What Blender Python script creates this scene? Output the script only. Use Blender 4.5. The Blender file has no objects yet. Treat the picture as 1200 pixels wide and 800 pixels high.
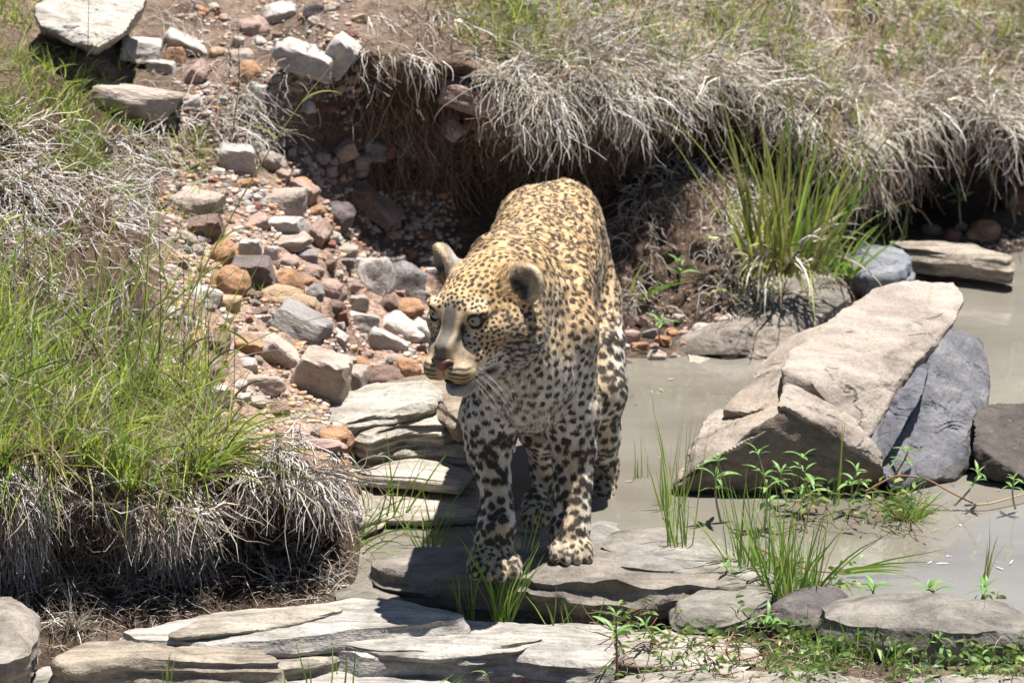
import bpy, bmesh, math, random
import numpy as np
from mathutils import Vector, Matrix, Quaternion
from mathutils.bvhtree import BVHTree
from mathutils.kdtree import KDTree

random.seed(7); RNG = np.random.default_rng(7)
sc = bpy.context.scene
COL = sc.collection

# ------------------------------------------------------------------ camera, world, sun, exposure
PITCH = math.radians(17.0); DIST = 12.0; FPX = 7200.0
TGT = Vector((0, 0, 0.55))
CAM = Vector((0, -DIST*math.cos(PITCH), DIST*math.sin(PITCH) + TGT.z))
FW = (TGT-CAM).normalized(); RT = Vector((1, 0, 0)); UP = RT.cross(FW)
cd = bpy.data.cameras.new('camera'); cam = bpy.data.objects.new('camera', cd); COL.objects.link(cam)
cam.location = CAM; cam.rotation_euler = (math.pi/2-PITCH, 0, 0)
cd.sensor_width = 36; cd.lens = FPX/1200*36; cd.clip_start = .1; cd.clip_end = 2000
cd.dof.use_dof = True; cd.dof.focus_distance = 11.93; cd.dof.aperture_fstop = 8.5
sc.camera = cam

SUNV = Vector((0.17, 0.04, 1.0)).normalized()
w = bpy.data.worlds.new('World'); sc.world = w; w.use_nodes = True
nt = w.node_tree; nt.nodes.clear()
sky = nt.nodes.new('ShaderNodeTexSky'); sky.sky_type = 'NISHITA'; sky.sun_disc = False
sky.sun_elevation = math.asin(SUNV.z); sky.sun_rotation = math.atan2(SUNV.x, SUNV.y)
sky.altitude = 1500; sky.dust_density = 1.2
bg = nt.nodes.new('ShaderNodeBackground'); bg.inputs[1].default_value = 0.052
ow = nt.nodes.new('ShaderNodeOutputWorld'); nt.links.new(sky.outputs[0], bg.inputs[0]); nt.links.new(bg.outputs[0], ow.inputs[0])
sd = bpy.data.lights.new('sun', 'SUN'); sd.energy = 5.0; sd.angle = math.radians(.5); sd.color = (1, .98, .945)
sun = bpy.data.objects.new('sun', sd); COL.objects.link(sun); sun.rotation_euler = SUNV.to_track_quat('Z', 'Y').to_euler()
sun.location = (3, 3, 8)
sc.view_settings.view_transform = 'Standard'; sc.view_settings.look = 'None'
sc.view_settings.exposure = 1.28; sc.view_settings.gamma = 1
sc.cycles.max_bounces = 4; sc.cycles.diffuse_bounces = 2; sc.cycles.glossy_bounces = 2
sc.cycles.transmission_bounces = 3; sc.cycles.transparent_max_bounces = 6
sc.cycles.use_denoising = True; sc.cycles.use_adaptive_sampling = True; sc.cycles.adaptive_threshold = .03

# ------------------------------------------------------------------ pixel <-> place
def ray(px, py): return (FW + RT*((px-600)/FPX) + UP*((400-py)/FPX))
def P(px, py, Y):
    d = ray(px, py); return CAM + d*((Y-CAM.y)/d.y)
def G(px, py, z, sx=0, sy=0):      # on the plane z + sx*x + sy*y
    d = ray(px, py); t = (z + sx*CAM.x + sy*CAM.y - CAM.z)/(d.z - sx*d.x - sy*d.y); return CAM + d*t
def M(Y, z=.3):                    # metres per photo pixel at depth Y
    return ((Vector((0, Y, z))-CAM).dot(FW))/FPX

# ------------------------------------------------------------------ noise
def _h(ix, iy, iz, s):
    h = (ix.astype(np.uint32)*np.uint32(374761393) + iy.astype(np.uint32)*np.uint32(668265263) + iz.astype(np.uint32)*np.uint32(2246822519) + np.uint32((s*3266489917) & 0xffffffff))
    h ^= h >> np.uint32(13); h *= np.uint32(1274126177); h ^= h >> np.uint32(16); h *= np.uint32(2654435761); h ^= h >> np.uint32(15)
    return h
def noise3(p, s=0):
    p = np.asarray(p, np.float64); i = np.floor(p).astype(np.int64); f = p-i; u = f*f*f*(f*(f*6-15)+10)
    r = np.zeros(len(p))
    for a in (0, 1):
        wx = u[:, 0] if a else 1-u[:, 0]
        for b in (0, 1):
            wy = u[:, 1] if b else 1-u[:, 1]
            for c in (0, 1):
                wz = u[:, 2] if c else 1-u[:, 2]
                h = _h(i[:, 0]+a, i[:, 1]+b, i[:, 2]+c, s)
                gx = (h & np.uint32(1023))/511.5-1; gy = ((h >> np.uint32(10)) & np.uint32(1023))/511.5-1; gz = ((h >> np.uint32(20)) & np.uint32(1023))/511.5-1
                r += wx*wy*wz*(gx*(f[:, 0]-a)+gy*(f[:, 1]-b)+gz*(f[:, 2]-c))
    return r*1.5
def fbm(p, sc_=1., o=4, s=0, ridge=False):
    p = np.asarray(p)*sc_; r = 0; a = 1.; t = 0
    for k in range(o):
        n = noise3(p*2**k + k*17.3, s+k)
        if ridge: n = 1-2*np.abs(n)
        r = r+n*a; t += a; a *= .5
    return r/t
def sstep(a, b, x):
    t = np.clip((x-a)/(b-a), 0, 1); return t*t*(3-2*t)

# ------------------------------------------------------------------ meshes
def mk_mesh(name, V, F, col=None, smooth=True, mat=None):
    """V (n,3); F (m,k) same-size faces, or a list of them; col (n,3) vertex colour"""
    me = bpy.data.meshes.new(name)
    Fs = F if isinstance(F, list) else [F]
    Fs = [np.asarray(f, np.int32) for f in Fs if len(f)]
    nl = sum(f.size for f in Fs); nf = sum(len(f) for f in Fs)
    me.vertices.add(len(V)); me.vertices.foreach_set('co', np.asarray(V, np.float32).ravel())
    me.loops.add(nl); me.loops.foreach_set('vertex_index', np.concatenate([f.ravel() for f in Fs]))
    me.polygons.add(nf)
    tot = np.concatenate([np.full(len(f), f.shape[1], np.int32) for f in Fs]); st = np.concatenate([[0], np.cumsum(tot)[:-1]]).astype(np.int32)
    me.polygons.foreach_set('loop_start', st)
    me.update(calc_edges=True)
    if smooth: me.polygons.foreach_set('use_smooth', np.ones(nf, bool))
    if col is not None:
        c = np.ones((len(V), 4), np.float32); c[:, :3] = col
        at = me.attributes.new('Col', 'FLOAT_COLOR', 'POINT'); at.data.foreach_set('color', c.ravel())
    if mat: me.materials.append(mat)
    return me
def link(name, data, parent=None, loc=None, label=None, cat=None, group=None, kind=None, color=None):
    o = bpy.data.objects.new(name, data); COL.objects.link(o)
    if parent: o.parent = parent
    if loc is not None: o.location = loc
    if label: o['label'] = label
    if cat: o['category'] = cat
    if group: o['group'] = group
    if kind: o['kind'] = kind
    if color: o.color = (*color, 1)
    return o

# ------------------------------------------------------------------ materials
class NT:
    def __init__(s, name):
        s.m = bpy.data.materials.new(name); s.m.use_nodes = True; s.t = s.m.node_tree; s.t.nodes.clear()
        s.out = s.n('ShaderNodeOutputMaterial'); s.b = s.n('ShaderNodeBsdfPrincipled'); s.l(s.b.outputs[0], s.out.inputs[0])
    def n(s, t, **k):
        x = s.t.nodes.new(t)
        for a, v in k.items(): setattr(x, a, v)
        return x
    def l(s, a, b): s.t.links.new(a, b)
    def coord(s, scale=(1, 1, 1), kind='Object', rot=(0, 0, 0)):
        c = s.n('ShaderNodeTexCoord'); m = s.n('ShaderNodeMapping'); m.inputs['Scale'].default_value = scale; m.inputs['Rotation'].default_value = rot
        s.l(c.outputs[kind], m.inputs[0]); return m.outputs[0]
    def noise(s, v, sc_=5, det=4, rough=.6, dist=0):
        x = s.n('ShaderNodeTexNoise'); x.inputs['Scale'].default_value = sc_; x.inputs['Detail'].default_value = det; x.inputs['Roughness'].default_value = rough; x.inputs['Distortion'].default_value = dist
        s.l(v, x.inputs['Vector']); return x.outputs['Fac']
    def ramp(s, f, stops):
        r = s.n('ShaderNodeValToRGB'); e = r.color_ramp.elements
        while len(e) < len(stops): e.new(.5)
        for q, (p, c) in zip(e, stops): q.position = p; q.color = (*c, 1) if not isinstance(c, (int, float)) else (c, c, c, 1)
        s.l(f, r.inputs[0]); return r.outputs[0]
    def mix(s, f, a, b, mode='MIX'):
        x = s.n('ShaderNodeMix', data_type='RGBA', blend_type=mode)
        if isinstance(f, (int, float)): x.inputs[0].default_value = f
        else: s.l(f, x.inputs[0])
        for q, v in ((6, a), (7, b)):
            if isinstance(v, tuple): x.inputs[q].default_value = (*v, 1)
            else: s.l(v, x.inputs[q])
        return x.outputs[2]
    def math(s, op, a, b=None):
        x = s.n('ShaderNodeMath', operation=op)
        for q, v in ((0, a), (1, b)):
            if v is None: continue
            if isinstance(v, (int, float)): x.inputs[q].default_value = v
            else: s.l(v, x.inputs[q])
        return x.outputs[0]
    def bump(s, h, strength=.5, dist=.01, prev=None):
        x = s.n('ShaderNodeBump'); x.inputs['Strength'].default_value = strength; x.inputs['Distance'].default_value = dist
        s.l(h, x.inputs['Height'])
        if prev: s.l(prev, x.inputs['Normal'])
        return x.outputs[0]
    def fin(s, col=None, rough=.8, nrm=None, spec=.3):
        if col is not None:
            if isinstance(col, tuple): s.b.inputs['Base Color'].default_value = (*col, 1)
            else: s.l(col, s.b.inputs['Base Color'])
        if isinstance(rough, (int, float)): s.b.inputs['Roughness'].default_value = rough
        else: s.l(rough, s.b.inputs['Roughness'])
        s.b.inputs['Specular IOR Level'].default_value = spec
        if nrm: s.l(nrm, s.b.inputs['Normal'])
        return s.m

def mat_soil():
    t = NT('soil'); c = t.coord()
    n1 = t.noise(c, 6, 5, .7); n2 = t.noise(c, 60, 4, .75); n3 = t.noise(c, 2.2, 3)
    base = t.ramp(n1, [(.28, (.065, .042, .030)), (.5, (.175, .125, .092)), (.72, (.31, .235, .18))])
    sp = t.ramp(n2, [(.35, (.45, .42, .40)), (.55, (1, 1, 1)), (.75, (1.35, 1.2, 1.05))])
    col = t.mix(.8, base, sp, 'MULTIPLY')
    at = t.n('ShaderNodeAttribute', attribute_name='Col')     # ground tone: damp bed, darker recesses, painted tangle shade, pale grit
    col = t.mix(1., col, at.outputs['Color'], 'MULTIPLY')
    b = t.bump(n2, 1., .02); b = t.bump(n1, .6, .03, b)
    return t.fin(col, .95, b, .15)
def mat_slab(name, lo, mid, hi, streak=(5, 30, 45), dark=.5, cracks=0., wet=False):
    t = NT(name); c = t.coord(streak, rot=(0, 0, .12)); c2 = t.coord()
    oi = t.n('ShaderNodeObjectInfo')
    n1 = t.noise(c, 1.3, 4, .65, .8); n2 = t.noise(c2, 9, 4, .7); n3 = t.noise(c2, 150, 2, .7); n4 = t.noise(c2, 38, 3, .7)
    base = t.ramp(n1, [(.25, lo), (.5, mid), (.75, hi)])
    blot = t.ramp(n2, [(.3, (dark, dark*.97, dark*.93)), (.5, (.95, .95, .95)), (.75, (1.12, 1.08, 1.0))])
    col = t.mix(.9, base, blot, 'MULTIPLY')
    spk = t.ramp(n3, [(.3, (.6, .6, .6)), (.5, (1, 1, 1)), (.75, (1.2, 1.2, 1.2))])
    col = t.mix(.6, col, spk, 'MULTIPLY')
    lich = t.ramp(n4, [(.60, 0.), (.68, 1.)])
    col = t.mix(t.math('MULTIPLY', lich, .45), col, (.16, .15, .13))
    col = t.mix(1., col, oi.outputs['Color'], 'MULTIPLY')
    hh = t.math('ADD', t.math('ADD', n1, n4), t.math('MULTIPLY', n3, .35))
    if cracks:
        vo = t.n('ShaderNodeTexVoronoi', feature='DISTANCE_TO_EDGE'); vo.inputs['Scale'].default_value = cracks
        wv = t.n('ShaderNodeVectorMath', operation='ADD'); ns = t.n('ShaderNodeTexNoise'); ns.inputs['Scale'].default_value = 9; ns.inputs['Detail'].default_value = 4; t.l(c2, ns.inputs['Vector'])
        sc2 = t.n('ShaderNodeVectorMath', operation='SCALE'); sc2.inputs['Scale'].default_value = .22; t.l(ns.outputs['Color'], sc2.inputs[0]); t.l(t.coord((1, 2.2, 1.6), rot=(.4, .5, .3)), wv.inputs[0]); t.l(sc2.outputs[0], wv.inputs[1]); t.l(wv.outputs[0], vo.inputs['Vector'])
        ck = t.ramp(vo.outputs['Distance'], [(.0, 0.), (.022, 1.)]); ck = t.math('MAXIMUM', ck, t.ramp(n2, [(.42, 0.), (.5, 1.)]))
        col = t.mix(t.math('MULTIPLY', t.math('SUBTRACT', 1., ck), .6), col, (.05, .042, .036)); hh = t.math('ADD', hh, t.math('MULTIPLY', ck, 1.2))
    if wet:
        ge = t.n('ShaderNodeNewGeometry'); sx = t.n('ShaderNodeSeparateXYZ'); t.l(ge.outputs['Position'], sx.inputs[0])
        wz = t.ramp(t.math('ADD', sx.outputs[2], t.math('MULTIPLY', n4, .05)), [(.035, 1.), (.062, 0.)]); col = t.mix(t.math('MULTIPLY', wz, .72), col, (.045, .038, .03))
    b = t.bump(hh, .65, .006)
    return t.fin(col, .82, b, .3)
def mat_stone():
    t = NT('stone'); c = t.coord(); oi = t.n('ShaderNodeObjectInfo')
    va = t.n('ShaderNodeVectorMath', operation='ADD'); t.l(c, va.inputs[0])
    cx = t.n('ShaderNodeCombineXYZ')
    r = t.math('MULTIPLY', oi.outputs['Random'], 37.)
    for k in range(3): t.l(r, cx.inputs[k])
    t.l(cx.outputs[0], va.inputs[1]); v = va.outputs[0]
    n1 = t.noise(v, 1.6, 5, .65, .5); n2 = t.noise(v, 14, 5, .7)
    a = t.ramp(n1, [(.3, (.62, .55, .5)), (.5, (1, 1, 1)), (.72, (1.3, 1.25, 1.2))])
    col = t.mix(1., oi.outputs['Color'], a, 'MULTIPLY')
    s2 = t.ramp(n2, [(.3, (.7, .7, .7)), (.6, (1.1, 1.1, 1.1))]); col = t.mix(.8, col, s2, 'MULTIPLY')
    b = t.bump(t.math('ADD', n1, t.math('MULTIPLY', n2, .4)), .6, .1)
    return t.fin(col, .75, b, .35)
def mat_water():
    t = NT('muddy_water'); c = t.coord((1, 1.6, 1))
    n1 = t.noise(c, 7, 3, .5, .3); n2 = t.noise(c, 40, 2, .5); n3 = t.noise(c, 1.7, 3)
    col = t.ramp(n3, [(.30, (.120, .104, .082)), (.52, (.165, .148, .122)), (.72, (.190, .172, .144))])
    b = t.bump(n1, .22, .005); b = t.bump(n2, .10, .0010, b)
    m = t.fin(col, .015, b, 1.0); t.b.inputs['IOR'].default_value = 1.5
    return m
def mat_blade(name, trans=.35, rough=.5, gloss=.3):
    t = NT(name); at = t.n('ShaderNodeAttribute', attribute_name='Col')
    t.fin(at.outputs['Color'], rough, None, gloss)
    if trans > 0:
        tr = t.n('ShaderNodeBsdfTranslucent'); t.l(at.outputs['Color'], tr.inputs[0])
        mx = t.n('ShaderNodeMixShader'); mx.inputs[0].default_value = trans
        t.l(t.b.outputs[0], mx.inputs[1]); t.l(tr.outputs[0], mx.inputs[2]); t.l(mx.outputs[0], t.out.inputs[0])
    return t.m
M_SOIL = mat_soil(); M_STONE = mat_stone(); M_WATER = mat_water()
M_SLAB = mat_slab('banded_rock', (.105, .088, .070), (.275, .252, .22), (.40, .375, .34))
M_SLAB2 = mat_slab('grey_rock', (.085, .075, .062), (.19, .172, .15), (.29, .265, .235), (9, 14, 20))
M_BOULD = mat_slab('tan_boulder', (.14, .115, .095), (.25, .215, .185), (.34, .30, .265), (4, 9, 14), .55, 3.2, True)
M_BLUE = mat_slab('slate_blue_rock', (.075, .08, .09), (.15, .155, .17), (.24, .235, .23), (8, 14, 10), .5, 4.5, True)
M_DARK = mat_slab('dark_wet_rock', (.035, .03, .026), (.075, .065, .058), (.13, .11, .10), (6, 12, 16), .5, 0, True)
M_GREEN = mat_blade('green_blade', .5, .45, .4); M_STRAW = mat_blade('dry_straw', .12, .55, .35)
M_ROOT = mat_blade('root_fibre', 0, .8, .2)
# ------------------------------------------------------------------ the ground: one sheet, stream bed, near bank, gully, undercut far bank, top
def Zc(Y, z): return ('z', Y, z)
R = Zc
cols = {
 -900: [R(-3,.1),(720,-.6),(660,-.3),(570,-.55),(500,-.5),(380,0),(240,.5),(170,.7),(130,.9),(95,1.0),(60,1.1),(30,1.3),(-60,1.8)],
 -300: [R(-1.2,.05),(730,-.3),(660,-.05),(570,-.25),(510,-.2),(400,.25),(270,.65),(200,.85),(150,1.0),(120,1.1),(90,1.25),(60,1.4),(-40,1.9)],
 0:   [R(-1.0,-.16),(735,-.15),(670,.02),(590,-.10),(535,-.1),(430,.35),(310,.70),(240,.9),(190,1.05),(150,1.15),(110,1.3),(80,1.5),(-30,2.0)],
 150: [R(-1.0,-.16),(720,-.08),(655,.08),(595,0),(550,0),(455,.45),(335,.90),(250,1.25),(215,1.4),(185,1.5),(140,1.65),(100,1.8),(-30,2.3)],
 240: [R(-1.0,-.16),(712,-.02),(650,.13),(590,.03),(548,.05),(480,.45),(380,.92),(290,1.3),(225,1.52),(185,1.65),(130,1.75),(95,1.85),(-30,2.35)],
 320: [R(-1.0,-.16),(705,0),(640,.28),(560,.06),(535,.09),(500,.47),(405,.95),(305,1.35),(225,1.62),(180,1.8),(115,1.83),(80,1.9),(-30,2.4)],
 385: [R(-1.0,-.16),(700,.04),(650,.2),(575,.12),(545,.14),(505,.55),(410,1.02),(300,1.5),(210,1.85),(130,1.9),(60,1.82),(30,1.88),(-40,2.3)],
 430: [R(-1.0,-.16),R(-.12,.0),R(.04,-.05),R(.40,-.05),(597,.64),(530,.9),(430,1.25),(330,1.7),(245,2.0),(150,1.98),(75,1.86),(35,1.92),(-50,2.25)],
 500: [R(-1.0,-.16),R(-.12,.0),R(.2,-.08),R(.5,-.06),(595,.72),(535,.93),(440,1.32),(345,1.78),(240,2.09),(150,2.02),(85,1.88),(45,1.95),(-40,2.25)],
 600: [R(-1.0,-.16),R(-.12,.0),R(.2,-.1),R(.6,-.09),(575,.86),(510,1.1),(425,1.55),(345,1.92),(230,2.18),(160,2.1),(105,1.88),(65,1.96),(-40,2.3)],
 700: [R(-1.0,-.16),R(-.12,.0),R(.2,-.1),R(.7,-.1),R(1.3,-.08),(436,1.6),(400,1.8),(345,1.98),(215,2.24),(165,2.15),(118,1.92),(65,2.02),(-40,2.4)],
 770: [R(-1.0,.0),R(-.15,.0),R(.1,-.08),R(.7,-.1),R(1.35,-.1),(425,1.66),(365,1.85),(225,2.08),(205,2.34),(155,2.25),(114,2.0),(62,2.1),(-40,2.5)],
 850: [R(-1.0,.03),R(-.2,.02),R(.05,-.05),R(.7,-.1),R(1.4,-.1),(415,1.7),(350,1.9),(225,2.15),(205,2.46),(148,2.4),(114,2.15),(62,2.25),(-40,2.65)],
 930: [R(-1.0,.04),R(-.22,.03),R(.03,-.04),R(.7,-.1),R(1.5,-.1),(385,1.85),(335,2.1),(270,2.35),(225,2.6),(160,2.55),(132,2.28),(82,2.38),(-40,2.75)],
 1000:[R(-1.0,.04),R(-.25,.03),R(.0,-.04),R(.7,-.1),R(1.7,-.1),(345,2.12),(325,2.25),(285,2.5),(235,2.85),(175,2.8),(150,2.35),(100,2.5),(-40,2.9)],
 1100:[R(-1.0,.04),R(-.25,.03),R(.0,-.04),R(.7,-.1),R(1.9,-.1),(318,2.35),(305,2.45),(272,2.65),(238,2.8),(175,2.85),(150,2.5),(100,2.65),(-40,3.1)],
 1200:[R(-1.0,.04),R(-.28,.03),R(-.02,-.04),R(.7,-.1),R(2.1,-.1),(292,2.55),(278,2.65),(250,2.8),(218,2.9),(150,2.95),(122,2.6),(80,2.75),(-40,3.2)],
 1500:[R(-1.2,.04),R(-.3,.03),R(-.05,-.04),R(.7,-.1),R(2.3,-.1),(280,2.7),(266,2.8),(238,2.95),(205,3.05),(140,3.1),(115,2.7),(70,2.9),(-60,3.4)],
 2100:[R(-1.2,.04),R(-.3,.03),R(-.05,-.04),R(.7,-.1),R(2.5,-.1),(265,2.9),(246,2.95),(215,3.1),(180,3.2),(125,3.3),(100,3.0),(60,3.2),(-90,3.8)],
}
kx = sorted(cols); K = np.zeros((len(kx), 13, 3))
for i, px in enumerate(kx):
    for j, e in enumerate(cols[px]):
        if e[0] == 'z':
            p0 = P(px, 600, e[1]); K[i, j] = ((px-600)*M(e[1]), e[1], e[2])
        else:
            q = P(px, e[0], e[1]); K[i, j] = (q.x, q.y, q.z)
NCF = 400
pxs = np.concatenate([np.linspace(-900, -120, 50, endpoint=False), np.linspace(-120, 1320, NCF, endpoint=False), np.linspace(1320, 2100, 50)])
kxa = np.array(kx, float)
def interp_cols(pxs):
    i = np.clip(np.searchsorted(kxa, pxs, side='right')-1, 0, len(kxa)-2); t = (pxs-kxa[i])/(kxa[i+1]-kxa[i]); t = t*t*(3-2*t)*.5+t*.5
    return K[i]*(1-t)[:, None, None] + K[i+1]*t[:, None, None]
C1 = interp_cols(pxs)                       # (nc, 13, 3)
SUBR = 24
vs = np.linspace(0, 12, 12*SUBR+1)
def cr(Cx, vs):
    i = np.clip(vs.astype(int), 0, 11); t = (vs-i)[None, :, None]
    a = Cx[:, np.maximum(i-1, 0)]; b = Cx[:, i]; c = Cx[:, i+1]; d = Cx[:, np.minimum(i+2, 12)]
    return .5*((2*b)+(-a+c)*t+(2*a-5*b+4*c-d)*t*t+(-a+3*b-3*c+d)*t**3)
T0 = cr(C1, vs)*.8 + .2*(C1[:, np.clip(vs.astype(int), 0, 11)]*(1-(vs % 1))[None, :, None] + C1[:, np.clip(vs.astype(int)+1, 0, 12)]*(vs % 1)[None, :, None])
T0[:, -1] = C1[:, 12]
nc, nr = T0.shape[:2]
du = np.gradient(T0, axis=0); dv = np.gradient(T0, axis=1); Nn = np.cross(du, dv); Nn /= np.linalg.norm(Nn, axis=2, keepdims=True)+1e-9
flat = T0.reshape(-1, 3)
PXg = np.repeat(pxs[:, None], nr, 1); Vg = np.repeat(vs[None, :], nc, 0)
wet = sstep(.10, -.02, T0[:, :, 2])        # calm under the water
amp = .030*(1-wet*.8)
cloddy = sstep(690, 760, PXg)*sstep(930, 860, PXg)*sstep(5.2, 6, Vg)*sstep(8.2, 7.4, Vg)
lump = sstep(230, 170, PXg)*sstep(4.6, 5.2, Vg)*sstep(9.8, 9, Vg)+sstep(420, 380, PXg)*sstep(3.2, 3.8, Vg)*sstep(4.9, 4.3, Vg)*.8
dsp = lump*fbm(flat, 9, 3, 33).reshape(nc, nr)*.05 + fbm(flat, 5, 5, 3).reshape(nc, nr)*1.3*amp + fbm(flat, 22, 4, 9).reshape(nc, nr)*.010*(1-wet) + cloddy*(fbm(flat, 16, 4, 21, True).reshape(nc, nr)*.045)
edge = np.minimum(1, np.arange(nr)/10.)[None, :]
TP = T0 + Nn*(dsp*edge)[:, :, None]
rag = sstep(8.8, 9.8, Vg)*sstep(11.6, 10.6, Vg)*sstep(480, 580, PXg)*(noise3(np.stack([T0[:, :, 0]*3.2, T0[:, :, 0]*0+4, T0[:, :, 0]*0], 2).reshape(-1, 3), 5).reshape(nc, nr)+.5*noise3(np.stack([T0[:, :, 0]*9, T0[:, :, 0]*0+2, T0[:, :, 0]*0], 2).reshape(-1, 3), 6).reshape(nc, nr))
TP[:, :, 1] += rag*.20; TP[:, :, 2] += rag*.09
rag2 = sstep(2.2, 3.2, Vg)*sstep(5, 4.2, Vg)*sstep(400, 340, PXg)*(noise3(np.stack([T0[:, :, 0]*5, T0[:, :, 0]*0+9, T0[:, :, 0]*0], 2).reshape(-1, 3), 8).reshape(nc, nr)+.5*noise3(np.stack([T0[:, :, 0]*13, T0[:, :, 0]*0+1, T0[:, :, 0]*0], 2).reshape(-1, 3), 3).reshape(nc, nr))
TP[:, :, 1] += rag2*.12; TP[:, :, 2] += rag2*.07
# tone: recesses darker, tangle shadows painted into left-bank ground; the gully is pale dry grit
soil_shade = sstep(6.6, 7.6, Vg)*sstep(10.2, 9.6, Vg)*sstep(330, 420, PXg) + sstep(.6, 1.2, Vg)*sstep(3.2, 2.8, Vg)*sstep(430, 380, PXg)
soil_shade = np.clip(soil_shade + cloddy*.25 + sstep(210, 150, PXg)*sstep(3.5, 4.2, Vg)*sstep(11.5, 10, Vg)*1.25 + sstep(9.8, 10.3, Vg)*sstep(520, 600, PXg)*.6, 0, 1)
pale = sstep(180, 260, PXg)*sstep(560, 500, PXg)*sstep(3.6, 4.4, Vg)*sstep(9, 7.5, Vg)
tone = np.ones((nc, nr, 3)); tone *= (1-soil_shade[..., None]*np.array([.52, .58, .62])); tone *= (1+pale[..., None]*np.array([.95, .88, .92])); tone *= (1-wet[..., None]*.35); lit_ = (sstep(10.3, 10.8, Vg)*sstep(520, 600, PXg))[..., None]; tone = tone*(1-lit_)+np.array([1.5, 1.45, 1.35])*lit_
# extend to plateau behind, sides and in front
def ext_rows(T):
    b = T[:, -1]; f = T[:, 0]
    back = [b+np.array([0, d, h]) for d, h in ((.5, .22), (1.2, .45), (3, .8), (8, 1.0), (25, 1.2), (90, 1.5), (400, 2))]
    front = [np.stack([f[:, 0], np.full(len(f), y), f[:, 2]*0+z], 1) for y, z in ((-400, .0), (-60, .0), (-20, .0), (-8, .0), (-4, .02), (-2, .02))]
    return np.concatenate([np.stack(front, 1), T, np.stack(back, 1)], 1)
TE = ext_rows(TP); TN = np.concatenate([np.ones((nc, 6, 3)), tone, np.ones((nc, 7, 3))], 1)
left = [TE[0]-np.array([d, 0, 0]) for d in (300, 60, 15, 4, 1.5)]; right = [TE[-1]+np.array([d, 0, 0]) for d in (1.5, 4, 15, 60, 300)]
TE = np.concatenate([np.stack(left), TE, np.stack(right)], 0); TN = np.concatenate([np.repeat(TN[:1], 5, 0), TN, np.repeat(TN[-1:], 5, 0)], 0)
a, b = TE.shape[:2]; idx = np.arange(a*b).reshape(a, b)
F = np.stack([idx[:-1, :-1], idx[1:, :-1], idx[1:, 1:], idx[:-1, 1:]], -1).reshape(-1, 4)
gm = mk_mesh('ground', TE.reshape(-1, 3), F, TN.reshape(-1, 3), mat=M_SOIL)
ground = link('ground', gm, kind='structure')
sub = TP[:, ::2][::1]; sa, sb = sub.shape[:2]; si = np.arange(sa*sb).reshape(sa, sb)
SF = np.stack([si[:-1, :-1], si[1:, :-1], si[1:, 1:], si[:-1, 1:]], -1).reshape(-1, 4)
BVH = BVHTree.FromPolygons([tuple(v) for v in sub.reshape(-1, 3).tolist()], [tuple(f) for f in SF.tolist()])
def hit(px, py):
    d = ray(px, py).normalized(); l, n, _, _ = BVH.ray_cast(CAM, d)
    if l is None: return G(px, py, 0), Vector((0, 0, 1))
    if n.dot(d) > 0: n = -n
    return l, n
Nt = np.cross(np.gradient(TP, axis=0), np.gradient(TP, axis=1)); Nt /= np.linalg.norm(Nt, axis=2, keepdims=True)+1e-9
def surf(px, v):                           # arrays -> positions, normals on the sheet
    fi = np.interp(px, pxs, np.arange(nc)); fj = np.interp(v, vs, np.arange(nr)); i = np.clip(fi.astype(int), 0, nc-2); j = np.clip(fj.astype(int), 0, nr-2)
    s = (fi-i)[:, None]; t = (fj-j)[:, None]
    p = TP[i, j]*(1-s)*(1-t)+TP[i+1, j]*s*(1-t)+TP[i, j+1]*(1-s)*t+TP[i+1, j+1]*s*t
    return p, Nt[i, j]
# water: one sheet at z = 0
wm = mk_mesh('stream_water', [(-.38, -.2, 0), (40, -.2, 0), (40, 4.2, 0), (-.38, 4.2, 0)], np.array([[0, 1, 2, 3]]), smooth=False, mat=M_WATER)
water = link('water', wm, kind='structure')
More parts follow.
